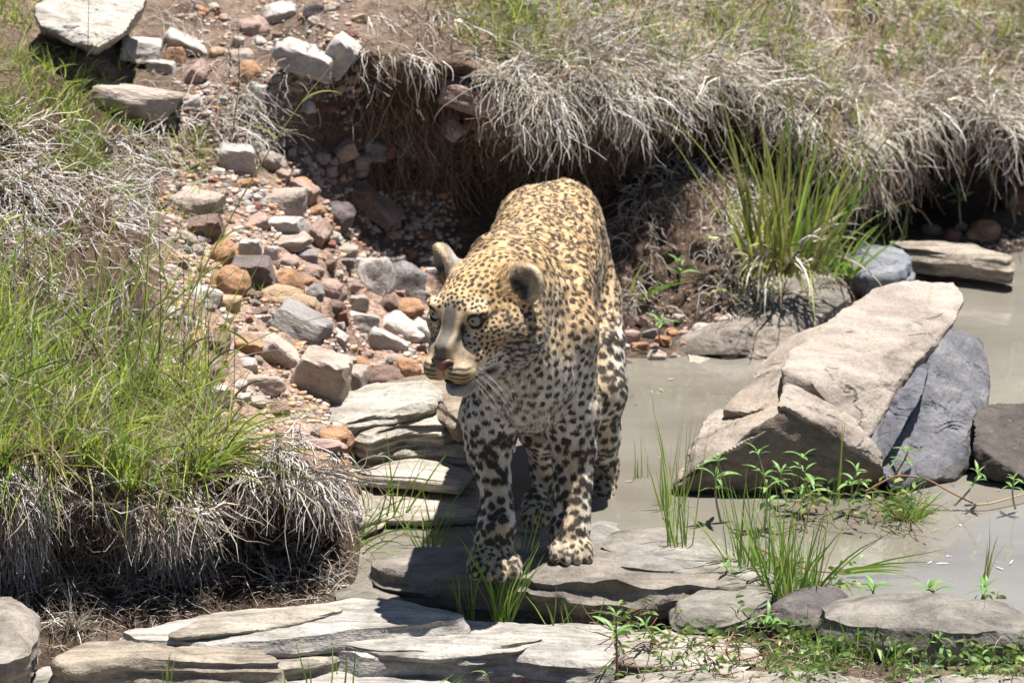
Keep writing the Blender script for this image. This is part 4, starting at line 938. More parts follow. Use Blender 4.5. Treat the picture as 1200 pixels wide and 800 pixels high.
        dr = inside*np.exp(-(((q[:, 2]+.020)/.009)**2+(q[:, 0]/.030)**2)); dark = np.maximum(dark, np.clip(dr*1.4, 0, .97))
    mott = 1+.22*noise3(p*90, 11)[:, None]+.30*noise3(p*330, 13)[:, None]*hd[:, None]+.10*noise3(p*14, 12)[:, None]
    blk = np.array([.022, .016, .012])*(1-hd[:, None]*0)
    return base*mott*(1-dark[:, None]*.97)+blk*dark[:, None], hd, lgw, pwq, fl_, h
BC = coat(LV, LN)[0]

t = NT('leopard_skin'); at = t.n('ShaderNodeAttribute', attribute_name='Col'); n_ = t.noise(t.coord((1, 1, 1)), 420, 2, .6)
M_SKIN = t.fin(at.outputs['Color'], .75, t.bump(n_, .4, .002), .2)
def mat_fur():
    t = NT('leopard_fur'); at = t.n('ShaderNodeAttribute', attribute_name='Col'); t.fin(at.outputs['Color'], .42, None, .42)
    t.b.inputs['Sheen Weight'].default_value = .35; t.b.inputs['Sheen Roughness'].default_value = .35; t.b.inputs['Roughness'].default_value = .36
    return t.m
M_FUR = mat_fur()
leo = bpy.data.objects.new('leopard', None); COL.objects.link(leo); leo.location = (.03, .3, .09); leo.empty_display_size = .1
leo['label'] = 'spotted leopard standing with both front paws on the flat rock, head turned to one side'; leo['category'] = 'leopard'
LO = np.array(leo.location)
def child(name, V, F, col, mat, smooth=True):
    me = mk_mesh(name, np.asarray(V)-LO, F, col, smooth, mat); return link(name, me, leo)
body = child('body', LV, LQ, BC, M_SKIN)
# fur
def add_fur(name, n, g, wt, lenf, spread, rad, seed, pts=4, colmul=1.):
    mf = area_sample(LV, LQ, n, g, wt); p, nn = mf(LV), mf(LN); nn /= np.linalg.norm(nn, axis=1, keepdims=True)+1e-9
    c, hd, lgw, pwq, fl_, h = coat(p, nn)
    L = lenf(p, nn, h, hd, lgw, pwq)*g.uniform(.7, 1.15, len(p)); ok = L > .001
    # nothing grows from the eyes or the nose
    for ec, ed in EYES: ok &= np.linalg.norm(p-(ec+ed*.018), axis=1) > .0165
    ok &= np.linalg.norm(h-np.array([0, .164, -.031]), axis=1) > .017
    p, nn, c, fl_, L = p[ok], nn[ok], c[ok], fl_[ok], L[ok]; m = len(p)
    cl = np.stack([noise3(p*55, 31), noise3(p*55, 32), noise3(p*55, 33)], 1)*.38
    rnd = g.normal(0, spread, (m, 3))
    d0 = nn*.62+fl_*.8+rnd+cl*.5; d0 /= np.linalg.norm(d0, axis=1, keepdims=True)
    d1 = nn*.10+fl_*1.+rnd+cl*.8; d1 /= np.linalg.norm(d1, axis=1, keepdims=True)
    T = np.linspace(0, 1, pts); X = np.zeros((m, pts, 3)); X[:, 0] = p-nn*.001
    for k in range(1, pts):
        d = d0*(1-T[k])+d1*T[k]; X[:, k] = X[:, k-1]+d*(L/(pts-1))[:, None]
    cv = bpy.data.hair_curves.new(name); cv.add_curves([pts]*m)
    cv.attributes['position'].data.foreach_set('vector', (X-LO).astype(np.float32).ravel())
    ra = cv.attributes.get('radius') or cv.attributes.new('radius', 'FLOAT', 'POINT')
    ra.data.foreach_set('value', (np.tile(np.linspace(1, .25, pts), m)*rad).astype(np.float32))
    cc = np.ones((m, 4), np.float32); cc[:, :3] = c*g.uniform(.82, 1.18, (m, 1))*colmul
    a_ = cv.attributes.new('Col', 'FLOAT_COLOR', 'CURVE'); a_.data.foreach_set('color', cc.ravel())
    cv.materials.append(M_FUR); return link(name, cv, leo)
def flen(p, nn, h, hd, lgw, pwq):
    L = np.full(len(p), .0080); L = np.where(lgw > .5, .0066, L); L = np.where(pwq > .5, .006, L)
    L = L+.006*sstep(.2, .8, -nn[:, 2])*(lgw < .5)*(hd < .3)
    hx, hy, hz = np.abs(h[:, 0]), h[:, 1], h[:, 2]
    Lh = .0056-.0036*sstep(.04, .12, hy); Lh = Lh+.003*sstep(.055, .09, hx)*sstep(.02, -.03, hz)+.003*sstep(-.09, -.10, hz)
    L = L*(1-hd)+Lh*hd
    return L
fw = 1.0+1.3*regions(LV, LN)[1]; fw *= np.where((LN[:, 1] > .55)&(LV[:, 1] > .5), .15, 1)
add_fur('fur', 380000, np.random.default_rng(11), fw, flen, .13, .00042, 1)
# long pale tufts in front of the ears
wt = np.zeros(len(LV))
for (c_, R_), s_ in zip(EARS, (1, -1)):
    q = (LV-c_)@R_.T; wt = np.maximum(wt, sstep(.040, .030, np.linalg.norm(q-np.array([-s_*.024*(1 if s_ > 0 else -1)*1., .012, -.022]), axis=1)))
add_fur('ear_tuft', 2600, np.random.default_rng(12), wt, lambda p, *a: np.full(len(p), .017), .3, .00055, 2, colmul=1.15)
# eyes
def mat_eye():
    t = NT('leopard_eye'); g_ = t.n('ShaderNodeTexCoord'); sx = t.n('ShaderNodeSeparateXYZ'); t.l(g_.outputs['Object'], sx.inputs[0])
    r_ = t.math('SQRT', t.math('ADD', t.math('POWER', sx.outputs[0], 2), t.math('POWER', sx.outputs[2], 2)))
    ns = t.noise(t.coord((1, 1, 1)), 260, 3)
    c_ = t.ramp(t.math('DIVIDE', r_, .0185), [(.0, (.008, .008, .007)), (.15, (.01, .01, .01)), (.20, (.20, .20, .14)), (.35, (.27, .27, .20)), (.66, (.25, .245, .18)), (.73, (.012, .01, .008))])
    c_ = t.mix(.35, c_, t.ramp(ns, [(.3, (.6, .6, .6)), (.7, (1.2, 1.2, 1.2))]), 'MULTIPLY')
    m = t.fin(c_, .12, None, .5); t.b.inputs['Coat Weight'].default_value = .3; t.b.inputs['Coat Roughness'].default_value = .02; return m
M_EYE = mat_eye(); emesh = None
look = hdir(-.10, 1, .16)
for ec, ed in EYES:
    bm = bmesh.new(); bmesh.ops.create_uvsphere(bm, u_segments=40, v_segments=28, radius=.0185)
    if emesh is None:
        emesh = bpy.data.meshes.new('eye'); bm.to_mesh(emesh); emesh.polygons.foreach_set('use_smooth', [True]*len(emesh.polygons)); emesh.materials.append(M_EYE)
    bm.free(); o = link('eye', emesh, leo); gz = Vector(ed*.55+look*.6).normalized()
    o.rotation_euler = gz.to_track_quat('Y', 'Z').to_euler(); o.location = Vector(ec-LO)
# nose pad
bm = bmesh.new(); bmesh.ops.create_icosphere(bm, subdivisions=4, radius=1)
NV = np.array([v.co[:] for v in bm.verts]); NF = np.array([[v.index for v in f.verts] for f in bm.faces]); bm.free()
x, y, z = NV.T; wdt = .012+.0145*sstep(-.9, .4, z); q = np.stack([x*wdt, y*.0115-.004*x*x, z*.0150], 1)
nost = np.exp(-(((np.abs(q[:, 0])-.0155)/.0075)**2+((q[:, 2]+.000-(np.abs(q[:, 0])-.015)*.6)/.0052)**2))*(q[:, 1] > 0); q[:, 1] -= nost*.008
ncol = np.array([.20, .092, .062])*(1-nost[:, None])+np.array([.008, .005, .004])*nost[:, None]; ncol *= (1-.55*sstep(-.3, -1, z)[:, None]); ncol *= (1-.8*sstep(.62, .92, np.abs(x)))[:, None]; ncol = ncol*(1-.5*sstep(.55, .95, z)[:, None])
t = NT('nose_leather'); at = t.n('ShaderNodeAttribute', attribute_name='Col'); M_NOSE = t.fin(at.outputs['Color'], .45, t.bump(t.noise(t.coord(), 700, 2), .4, .001), .4)
child('nose', HO+(q+np.array([0, .1575, -.0310]))@HR, NF, ncol, M_NOSE)
# mouth lining
mv = NV*np.array([.030, .030, .010]); child('mouth', HO+(mv+np.array([0, .108, -.085]))@HR, NF, np.tile(np.array([.014, .008, .007]), (len(NV), 1)), M_NOSE)
# whiskers
def tube(paths, radii, sides=4):
    """paths (n,k,3), radii (n,k) -> V,F"""
    n, k, _ = paths.shape; T = np.gradient(paths, axis=1); T /= np.linalg.norm(T, axis=2, keepdims=True)+1e-9
    ref = np.where(np.abs(T[..., 2:3]) > .9, np.array([1., 0, 0]), np.array([0, 0, 1.])); A = np.cross(T, ref); A /= np.linalg.norm(A, axis=2, keepdims=True)+1e-9; B = np.cross(T, A)
    ang = np.arange(sides)*2*math.pi/sides
    V = paths[:, :, None]+radii[:, :, None, None]*(A[:, :, None]*np.cos(ang)[:, None]+B[:, :, None]*np.sin(ang)[:, None])
    idx = np.arange(n*k*sides).reshape(n, k, sides); nx = np.roll(idx, -1, 2)
    F = np.stack([idx[:, :-1], nx[:, :-1], nx[:, 1:], idx[:, 1:]], -1).reshape(-1, 4); return V.reshape(-1, 3), F
wr = random.Random(4); WP = []
for s_ in (-1, 1):
    for k in range(6):
        row = k % 4; x0 = .030+.005*wr.random()+.004*(k//4); z0 = -.030-.0075*row
        p0 = H(s_*(x0+.004), .134-.010*(k//4), z0-.010); L = wr.uniform(.05, .12); d = hdir(s_*1., -.25+wr.uniform(-.2, .15), -.25-.22*row+wr.uniform(-.15, .15))
        T_ = np.linspace(0, 1, 9)[:, None]; WP.append(p0+d*L*T_+np.array([0, 0, -1.])*L*(.3+.4*wr.random())*T_**2)
    for k in range(3):
        p0 = H(s_*.045, .085, .066); d = hdir(s_*(.5+.2*k), .3, .9); T_ = np.linspace(0, 1, 9)[:, None]; WP.append(p0+d*.055*T_+np.array([0, .1, -.6])*.04*T_**2)
WP = np.array(WP); V_, F_ = tube(WP, np.tile(np.linspace(.00030, .00012, 9), (len(WP), 1)))
wo = child('whiskers', V_, F_, np.tile(np.array([.62, .60, .56]), (len(V_), 1)), M_FUR); wo['kind'] = 'stuff'
# ------------------------------------------------------------------ grass, straw, roots, herbs
gr = np.random.default_rng(21)
def unit(v): return v/(np.linalg.norm(v, axis=-1, keepdims=True)+1e-9)
def paths(root, d, L, droop, kink, segs, g, swirl=0.):
    n = len(root); X = np.zeros((n, segs+1, 3)); X[:, 0] = root; d = unit(d); ax = unit(g.normal(0, 1, (n, 3)))
    for k in range(segs):
        X[:, k+1] = X[:, k]+d*(L/segs)[:, None]
        d = unit(d+np.array([0, 0, -1.])*(droop/segs)[:, None]+g.normal(0, 1, (n, 3))*kink+np.cross(ax, d)*swirl)
    return X
def ribbons(X, w_, g, leaf=False):
    n, k, _ = X.shape; T = unit(np.gradient(X, axis=1)); s = unit(g.normal(0, 1, (n, 1, 3))*np.array([1, 1, .25])); S = unit(np.cross(T, np.repeat(s, k, 1)))
    t = np.linspace(0, 1, k)
    prof = (np.sin(math.pi*np.clip(t*.94+.05, 0, 1))**.75) if leaf else (1-t**2.2)*.97+.03
    S = S*(w_[:, None]*prof[None]*.5)[..., None]; V = np.stack([X-S, X+S], 2)
    idx = np.arange(n*k*2).reshape(n, k, 2); F = np.stack([idx[:, :-1, 0], idx[:, :-1, 1], idx[:, 1:, 1], idx[:, 1:, 0]], -1).reshape(-1, 4)
    return V.reshape(-1, 3), F
def pal(n, cols_, g, var=.18):
    c = np.array(cols_)[g.integers(len(cols_), size=n)]; return c*g.uniform(1-var, 1+var, (n, 1))
BR = [(.20, .32, .05), (.25, .36, .06), (.15, .27, .04), (.30, .36, .09)]
GREEN = [(.24, .35, .05), (.32, .44, .065), (.40, .49, .09), (.16, .26, .05), (.46, .50, .13)]
YG = [(.34, .38, .07), (.30, .36, .06), (.38, .38, .12)]
OLIVE = [(.20, .21, .06), (.26, .25, .09), (.16, .18, .05), (.32, .28, .13)]
STRAW = [(.54, .47, .37), (.68, .62, .54), (.38, .31, .235), (.50, .44, .35), (.25, .195, .145), (.66, .62, .57)]
GSTRAW = [(.44, .39, .34), (.54, .50, .46), (.33, .28, .24), (.24, .19, .15), (.60, .56, .52)]
ROOT = [(.20, .13, .085), (.28, .19, .12), (.14, .09, .06), (.34, .25, .17)]
def field(name, n, pxr, vr, dirf, Lr, wr_, droop, kink, cols_, mat, label, cat, segs=5, seed=0, dens=None, round_=False, sideways=1., nrm=.3, into=None, swirl=0., clump=0.):
    g = np.random.default_rng(500+seed); px = g.uniform(*pxr, n); v = vr[0]+(vr[1]-vr[0])*g.random(n); p, nn = surf(px, v)
    if dens is not None: ok = g.random(n) < dens(px, v, p); p, nn, px, v = p[ok], nn[ok], px[ok], v[ok]
    n = len(p); d = np.tile(np.array(dirf, float), (n, 1))+g.normal(0, 1, (n, 3))*sideways*np.array([1, .8, .6])+nn*nrm
    if clump: 
        cl = np.stack([noise3(p*13, 71+seed), noise3(p*13, 72+seed), noise3(p*13, 73+seed)], 1); d = d+cl*clump
    L = g.uniform(*Lr, n)*g.uniform(.7, 1.1, n); X = paths(p-nn*.004, d, L, np.full(n, droop)*g.uniform(.6, 1.4, n), kink, segs, g, swirl)
    w_ = g.uniform(*wr_, n); c = pal(n, cols_, g)
    if round_: V, F = tube(X, np.linspace(1, .35, segs+1)[None]*w_[:, None]*.5, 3); per = (segs+1)*3
    else: V, F = ribbons(X, w_, g); per = (segs+1)*2
    C = np.repeat(c, per, 0)
    if into is not None: into.append((V, F, C)); return None
    me = mk_mesh(name, V, F, C, mat=mat); return link(name, me, label=label, cat=cat, kind='stuff')
def flush(name, parts_, mat, label, cat):
    o = 0; Vs, Fs, Cs = [], [], []
    for V, F, C in parts_: Vs.append(V); Fs.append(F+o); Cs.append(C); o += len(V)
    me = mk_mesh(name, np.concatenate(Vs), np.concatenate(Fs), np.concatenate(Cs), mat=mat); return link(name, me, kind='stuff', label=label, cat=cat)
nz = lambda p, f, s: noise3(p*f, s)
# far bank top: dry straw lying over the edge and hanging from the lip
acc = []
field('', 22000, (360, 1500), (10.35, 12), (-.15, -.7, -.1), (.05, .13), (.0016, .0034), .7, .22, STRAW, None, '', '', 5, 1, lambda px, v, p: np.clip(.8+nz(p, 9, 3)*1.8, .05, 1)*sstep(560, 620, px), round_=True, sideways=.9, into=acc, clump=2.2)
field('', 2300, (440, 1500), (10.0, 10.45), (-.1, -.5, -.4), (.03, .16), (.0016, .0036), 1.5, .40, STRAW, None, '', '', 6, 2, lambda px, v, p: np.clip(.5+nz(p, 8, 4)*2.2, .03, 1)*np.where(px > 600, 1, .10), round_=True, sideways=.75, into=acc, clump=1.4)
field('', 1100, (570, 750), (9.9, 10.9), (.15, -.6, -.6), (.08, .20), (.002, .0038), 1.8, .32, STRAW, None, '', '', 7, 3, lambda px, v, p: np.clip(.6+nz(p, 8, 4)*1.6, .03, 1), round_=True, sideways=.35, into=acc, clump=.9)
field('', 380, (560, 1250), (9.9, 10.5), (0, -.8, .0), (.12, .24), (.0018, .003), 2.6, .30, STRAW, None, '', '', 8, 4, None, round_=True, sideways=1.0, into=acc, swirl=.3)
flush('dry_bank_grass', acc, M_STRAW, 'pale dry grass matted over the far bank and hanging from its lip', 'dry grass')
acc = []
field('', 9000, (540, 1500), (10.9, 12), (0, -.3, .5), (.04, .11), (.0016, .003), .8, .25, STRAW+OLIVE[2:], None, '', '', 5, 5, lambda px, v, p: np.clip(.8+nz(p, 6, 7)*1.2, .1, 1)*sstep(520, 620, px), round_=True, sideways=.8, into=acc)
field('', 700, (560, 1300), (10.6, 11.9), (-.1, -.3, 1.), (.10, .18), (.0028, .005), .9, .10, BR+YG, None, '', '', 6, 9, lambda px, v, p: np.clip(nz(p, 5, 10)*3, 0, 1), sideways=.35, into=acc)
field('', 5200, (520, 1500), (10.9, 12), (0, -.25, 1.), (.05, .12), (.0022, .004), .7, .12, GREEN+OLIVE, None, '', '', 4, 6, lambda px, v, p: np.clip(.1+nz(p, 4, 8)*1.8+sstep(11.2, 11.8, v)*.6, 0, 1), sideways=.4, into=acc)
field('', 500, (700, 1300), (10.3, 11.5), (0, -.3, 1.), (.04, .10), (.0022, .004), .7, .12, GREEN, None, '', '', 4, 7, lambda px, v, p: np.clip(nz(p, 5, 9)*2, 0, 1), sideways=.5, into=acc)
flush('green_bank_grass', acc, M_GREEN, 'short yellow green grass growing on top of the far bank', 'grass')
# roots
acc = []
field('', 900, (420, 800), (8.2, 9.7), (0, -.02, -1.), (.05, .18), (.0014, .0036), .8, .26, ROOT, None, '', '', 8, 10, lambda px, v, p: np.clip(.5+nz(p, 6, 5)*1.5, .05, 1), round_=True, sideways=.28, nrm=.12, into=acc)
field('', 900, (430, 760), (8.2, 9.4), (0, .1, -1.), (.05, .16), (.0014, .003), .6, .35, ROOT, None, '', '', 6, 11, None, round_=True, sideways=.5, nrm=.25, into=acc)
field('', 520, (985, 1075), (8.6, 10.2), (0, -.12, -1.), (.06, .22), (.0016, .004), 1.2, .30, ROOT+ROOT+STRAW, None, '', '', 8, 12, None, round_=True, sideways=.25, nrm=.2, into=acc)
field('', 300, (780, 1300), (9.3, 10.2), (0, -.4, -1.), (.08, .25), (.0014, .003), 1.2, .25, ROOT+STRAW, None, '', '', 7, 13, None, round_=True, sideways=.4, nrm=.3, into=acc)
field('', 420, (330, 520), (8.8, 11.0), (0, -.3, -1.), (.04, .13), (.0014, .003), 1.2, .3, ROOT+STRAW[:3], None, '', '', 6, 14, lambda px, v, p: np.clip(.3+nz(p, 7, 15)*2, 0, 1), round_=True, sideways=.5, nrm=.3, into=acc)
flush('bank_roots', acc, M_ROOT, 'brown roots hanging in the shaded undercut of the far bank', 'roots')
acc = []
field('', 500, (420, 560), (10.1, 11.8), (0, -.6, -.3), (.05, .13), (.0016, .0034), 1.8, .2, STRAW, None, '', '', 6, 16, lambda px, v, p: np.clip(.45+nz(p, 9, 16)*2, 0, 1), round_=True, sideways=.5, into=acc, clump=1)
field('', 2400, (170, 430), (9.2, 12), (0, -.6, .1), (.06, .14), (.0014, .003), 1.2, .25, STRAW+GSTRAW, None, '', '', 5, 17, lambda px, v, p: np.clip(.3+nz(p, 6, 17)*2, 0, 1), round_=True, sideways=.9, into=acc)
flush('gully_straw', acc, M_STRAW, 'thin dry straw and stalks among the upper rocks', 'dry grass')
# left bank
acc = []
field('', 5600, (-400, 215), (4.9, 9.6), (.1, -.5, .1), (.05, .16), (.0018, .0044), .8, .36, GSTRAW+STRAW[3:5]+ROOT[1:2], None, '', '', 6, 20, lambda px, v, p: np.clip(.75+nz(p, 9, 20)*1.8, .05, 1)*sstep(215, 150, px), round_=True, sideways=.9, nrm=.35, into=acc, swirl=.25, clump=.8)
field('', 900, (-100, 190), (6.2, 8.6), (.1, -.6, -.8), (.12, .25), (.002, .004), 1.0, .25, GSTRAW, None, '', '', 6, 21, None, round_=True, sideways=.5, nrm=.4, into=acc, swirl=.2)
field('', 1000, (-300, 215), (4.9, 9.0), (.1, -.2, 1.), (.04, .13), (.0022, .004), .8, .2, OLIVE+GREEN, None, '', '', 5, 19, lambda px, v, p: np.clip(.3+nz(p, 9, 19)*2, 0, 1), sideways=.7, into=acc)
flush('tangled_dry_grass', acc, M_STRAW, 'tangled silvery dry grass covering the left bank above the green grass', 'dry grass')
acc = []
field('', 2600, (-420, 395), (2.4, 4.35), (.05, -.4, -.3), (.03, .10), (.0018, .0042), 2.0, .34, GSTRAW[:4]+STRAW[3:5]+ROOT[1:3], None, '', '', 6, 22, lambda px, v, p: np.clip(.25+nz(p*np.array([1, .3, .3]), 7, 22)*3.2, .01, 1), round_=True, sideways=1.0, into=acc, clump=1.2)
field('', 1000, (-420, 290), (2.6, 4.2), (.05, -.3, -.6), (.04, .16), (.0020, .0044), 1.5, .38, GSTRAW, None, '', '', 7, 29, lambda px, v, p: np.clip(nz(p*np.array([1, .3, .3]), 8, 44)*4.0, .0, 1), round_=True, sideways=.45, into=acc, clump=.9)
field('', 4200, (-420, 330), (.9, 3.4), (0, -.4, -.4), (.02, .09), (.0014, .0034), 1.4, .38, GSTRAW[2:4]+STRAW[3:5]+ROOT*2, None, '', '', 5, 28, lambda px, v, p: np.clip(.5+nz(p, 9, 46)*2.5, 0, 1), round_=True, sideways=1., nrm=.4, into=acc)
field('', 700, (285, 402), (3.2, 4.4), (.12, -.4, -.3), (.04, .17), (.0022, .0052), 2.1, .30, GSTRAW, None, '', '', 6, 23, lambda px, v, p: np.clip(.7+nz(p, 12, 23)*1.9, .04, 1), round_=True, sideways=.35, into=acc, clump=.8)
field('', 3400, (-300, 400), (.8, 3.0), (0, -.6, .1), (.04, .13), (.0014, .003), 1.0, .35, GSTRAW[2:4]+STRAW[2:5]+ROOT, None, '', '', 5, 24, None, round_=True, sideways=1., nrm=.5, into=acc)
field('', 3200, (-200, 400), (.75, 2.2), (.1, -.5, .15), (.03, .12), (.0014, .0032), .8, .34, GSTRAW+STRAW, None, '', '', 5, 48, lambda px, v, p: np.clip(.35+nz(p, 8, 48)*2.6, 0, 1), round_=True, sideways=1.2, nrm=.3, into=acc)
field('', 900, (10, 60), (2.0, 3.9), (0, -.5, -.9), (.05, .15), (.002, .004), 1.4, .25, GSTRAW, None, '', '', 5, 26, None, round_=True, sideways=.35, nrm=.5, into=acc)
field('', 1500, (150, 245), (1.0, 3.6), (0, -.5, -.9), (.05, .14), (.0016, .0034), 1.2, .25, STRAW, None, '', '', 5, 25, lambda px, v, p: np.clip(.5+nz(p, 10, 25)*2, 0, 1), round_=True, sideways=.4, nrm=.5, into=acc)
flush('overhanging_dry_grass', acc, M_STRAW, 'grey dry grass and litter hanging over the undercut left bank', 'dry grass')
acc = []
field('', 1500, (-420, 265), (3.8, 5.8), (.08, -.3, 1.), (.08, .24), (.0018, .0036), .7, .16, STRAW+OLIVE+GSTRAW, None, '', '', 6, 27, None, sideways=.45, into=acc)
field('', 4000, (-420, 262), (3.75, 5.4), (.08, -.32, 1.), (.07, .20), (.0030, .0064), .5, .10, GREEN+YG, None, '', '', 6, 30, lambda px, v, p: np.clip(.5+nz(p, 9, 30)*2.4, .03, 1)*sstep(265, 200, px)*sstep(5.7, 5.0, v), sideways=.33, into=acc, clump=.5)
field('', 900, (-420, 270), (3.6, 5.0), (.25, -.6, .7), (.12, .30), (.0026, .005), 1.5, .08, GREEN+OLIVE, None, '', '', 7, 31, None, sideways=.5, into=acc)
field('', 200, (-50, 265), (4.4, 6.0), (.1, -.1, 1.), (.18, .34), (.0022, .0040), .6, .06, GREEN, None, '', '', 7, 32, None, sideways=.30, into=acc)
flush('green_grass', acc, M_GREEN, 'bright green grass growing thick on the left bank', 'grass')
acc = []
field('', 8000, (-170, 175), (8.0, 12), (.1, -.3, 1.), (.03, .10), (.0018, .004), .8, .2, OLIVE+GREEN, None, '', '', 4, 34, lambda px, v, p: np.clip(.5+nz(p, 7, 34)*1.9, .02, 1)*sstep(175, 120, px), sideways=.7, into=acc)
field('', 600, (120, 240), (7.2, 9.5), (.3, -.3, .7), (.04, .12), (.0018, .003), .8, .2, OLIVE+GREEN, None, '', '', 4, 35, lambda px, v, p: np.clip(.2+nz(p, 7, 35)*2, .02, 1), sideways=.7, into=acc)
flush('olive_grass', acc, M_GREEN, 'olive and yellow green grass at the upper left of the bank', 'grass')
acc = []
field('', 3200, (730, 960), (5.9, 8.1), (0, -.6, .2), (.04, .12), (.0014, .0030), 1.2, .28, STRAW+GSTRAW, None, '', '', 5, 36, lambda px, v, p: np.clip(.35+nz(p, 9, 36)*2+sstep(820, 900, px)*.4, 0, 1), round_=True, sideways=.8, into=acc)
field('', 900, (840, 960), (5.6, 7.6), (0, -.6, -.3), (.08, .18), (.0018, .0034), 1.8, .2, STRAW, None, '', '', 6, 37, None, round_=True, sideways=.5, into=acc)
field('', 260, (860, 1060), (5.4, 7.6), (0, -.3, 1.), (.05, .12), (.003, .005), 1., .1, GREEN, None, '', '', 5, 38, None, sideways=.6, into=acc)
flush('mound_straw', acc, M_STRAW, 'pale straw lying over the crumbly mound beneath the rushes', 'dry grass')
acc = []
field('', 1100, (690, 1350), (.55, 1.15), (0, -.4, .5), (.03, .09), (.0014, .003), 1.0, .3, STRAW+GSTRAW+ROOT, None, '', '', 5, 39, None, round_=True, sideways=.9, into=acc)
flush('shore_litter', acc, M_STRAW, 'dry straw litter among the plants at the lower right', 'dry grass')

# countable tufts, each a thing of its own
def tuft(name, label, base, n, Lr, wr_, cols_, spread=.012, lean=(0, 0, 1), fan=.3, droop=.6, kink=.05, z=None, Y=None, cat='grass tuft', mat=None, extra=None, seed=0, group=None):
    g = np.random.default_rng(900+seed)
    if z is not None: b_ = np.array(G(base[0], base[1], z))
    elif Y is not None: b_ = np.array(P(base[0], base[1], Y))
    else: b_ = np.array(hit(*base)[0])
    root = np.zeros((n, 3)); a_ = g.uniform(0, 6.283, n); r_ = spread*np.sqrt(g.random(n)); root[:, 0] = r_*np.cos(a_); root[:, 1] = r_*np.sin(a_)*.8; root[:, 2] = -.008
    d = np.tile(np.array(lean, float), (n, 1)); d[:, 0] += root[:, 0]/spread*fan*.8+g.normal(0, fan*.6, n); d[:, 1] += root[:, 1]/spread*fan*.6+g.normal(0, fan*.5, n)
    L = g.uniform(*Lr, n); X = paths(root, d, L, droop*g.uniform(.4, 1.6, n), kink, 8, g); V, F = ribbons(X, g.uniform(*wr_, n), g); C = np.repeat(pal(n, cols_, g, .2), 18, 0)
    me = mk_mesh(name, V, F, C, mat=mat or M_GREEN); return link(name, me, None, b_, label, cat, group)
BR = [(.20, .32, .05), (.25, .36, .06), (.15, .27, .04), (.30, .36, .09)]
tuft('rush_tuft', 'tall green rushes growing from the straw mound against the shaded far bank', (920, 312), 150, (.12, .50), (.0045, .009), BR+OLIVE+YG+YG, .10, (.05, -.1, 1), .28, .7, .04, seed=1, Y=1.92, cat='rushes')
tuft('rush_tuft', 'dry yellowed rush leaves bending out beside the tall green rushes', (915, 312), 95, (.10, .28), (.004, .008), STRAW+OLIVE+YG, .05, (.1, -.3, .8), .6, 2.2, .06, seed=2, Y=1.9, cat='rushes', mat=M_STRAW)
tuft('rush_tuft', 'short bright rushes at the right foot of the tall rush tuft', (985, 318), 26, (.07, .17), (.004, .008), BR, .04, (.1, -.1, 1), .6, 1., .04, seed=3, cat='rushes', Y=2.05)
tuft('grass_tuft', 'green grass tuft growing before the paw on the left of the rock slab', (588, 722), 30, (.08, .22), (.0028, .0052), BR, .022, (.06, 0, 1), .30, .6, .05, seed=4, z=.03)
tuft('grass_tuft', 'small grass tuft with a brown stalk at the slab front left of the paw', (545, 722), 12, (.07, .15), (.0026, .0048), BR+[(.30, .22, .10)], .018, (-.12, 0, 1), .22, .4, .05, seed=5, z=.03)
tuft('grass_tuft', 'thin blades rising in front of the dark slab between two tufts', (650, 728), 7, (.05, .10), (.003, .0055), BR, .03, (-.1, 0, 1), .5, .4, .05, seed=6, z=.03)
tuft('grass_tuft', 'three separate blades standing in the gap before the dark slab', (682, 730), 4, (.06, .10), (.003, .0055), BR, .05, (.0, 0, 1), .35, .2, .03, seed=7, z=.03)
tuft('grass_tuft', 'big clump of tall grass at the right end of the paw slab', (925, 705), 84, (.10, .30), (.0030, .0060), BR, .055, (-.02, 0, 1), .30, .5, .05, seed=8, z=.05)
tuft('grass_tuft', 'grass blades left of the big clump leaning out over the water', (878, 690), 44, (.10, .30), (.0028, .0055), BR, .04, (-.12, 0, 1), .30, .4, .05, seed=9, z=.05)
tuft('grass_tuft', 'slender grass on the small dark layered slab at the water', (795, 650), 22, (.10, .32), (.0022, .0040), BR, .03, (-.04, 0, 1), .16, .3, .04, seed=10, z=.07)
tuft('grass_tuft', 'pair of thin blades standing in the water right of the leopard', (752, 566), 7, (.05, .12), (.0026, .004), BR, .02, (0, 0, 1), .12, .2, .03, seed=11, z=-.01)
tuft('grass_tuft', 'tall thin stems in the water left of the great boulder', (786, 600), 16, (.12, .30), (.0024, .004), BR, .03, (.04, 0, 1), .2, .3, .04, seed=12, z=-.01)
tuft('sedge_tuft', 'bright dense rush cushion growing from the water before the boulder', (1063, 606), 150, (.045, .105), (.0020, .0034), BR, .028, (0, 0, .8), .75, .5, .05, seed=13, z=.0, cat='rush cushion')
tuft('grass_tuft', 'two tall blades standing before the shaded foot of the great boulder', (978, 590), 5, (.10, .24), (.004, .006), BR, .014, (.0, 0, 1), .12, .1, .02, seed=14, z=0)
tuft('grass_tuft', 'long bent reeds lying low over the water at lower right', (990, 668), 9, (.10, .22), (.003, .005), BR, .03, (1., 0, .22), .25, .3, .03, seed=15, z=.02)
tuft('grass_tuft', 'thin forked grass stem standing alone in the water at right', (1152, 688), 6, (.08, .17), (.0026, .004), BR+OLIVE, .006, (.06, 0, 1), .3, .3, .03, seed=16, z=0)
tuft('grass_tuft', 'long thin blades at the water edge crossing the pale layered slabs', (452, 622), 22, (.10, .26), (.0024, .0045), BR, .05, (.16, 0, 1), .34, .5, .05, seed=17, z=0)
tuft('grass_tuft', 'loose blades arching from the hanging straw toward the water', (415, 640), 16, (.10, .22), (.0022, .0042), BR+OLIVE, .05, (.5, -.1, .6), .4, 1.1, .06, seed=18, z=.02)
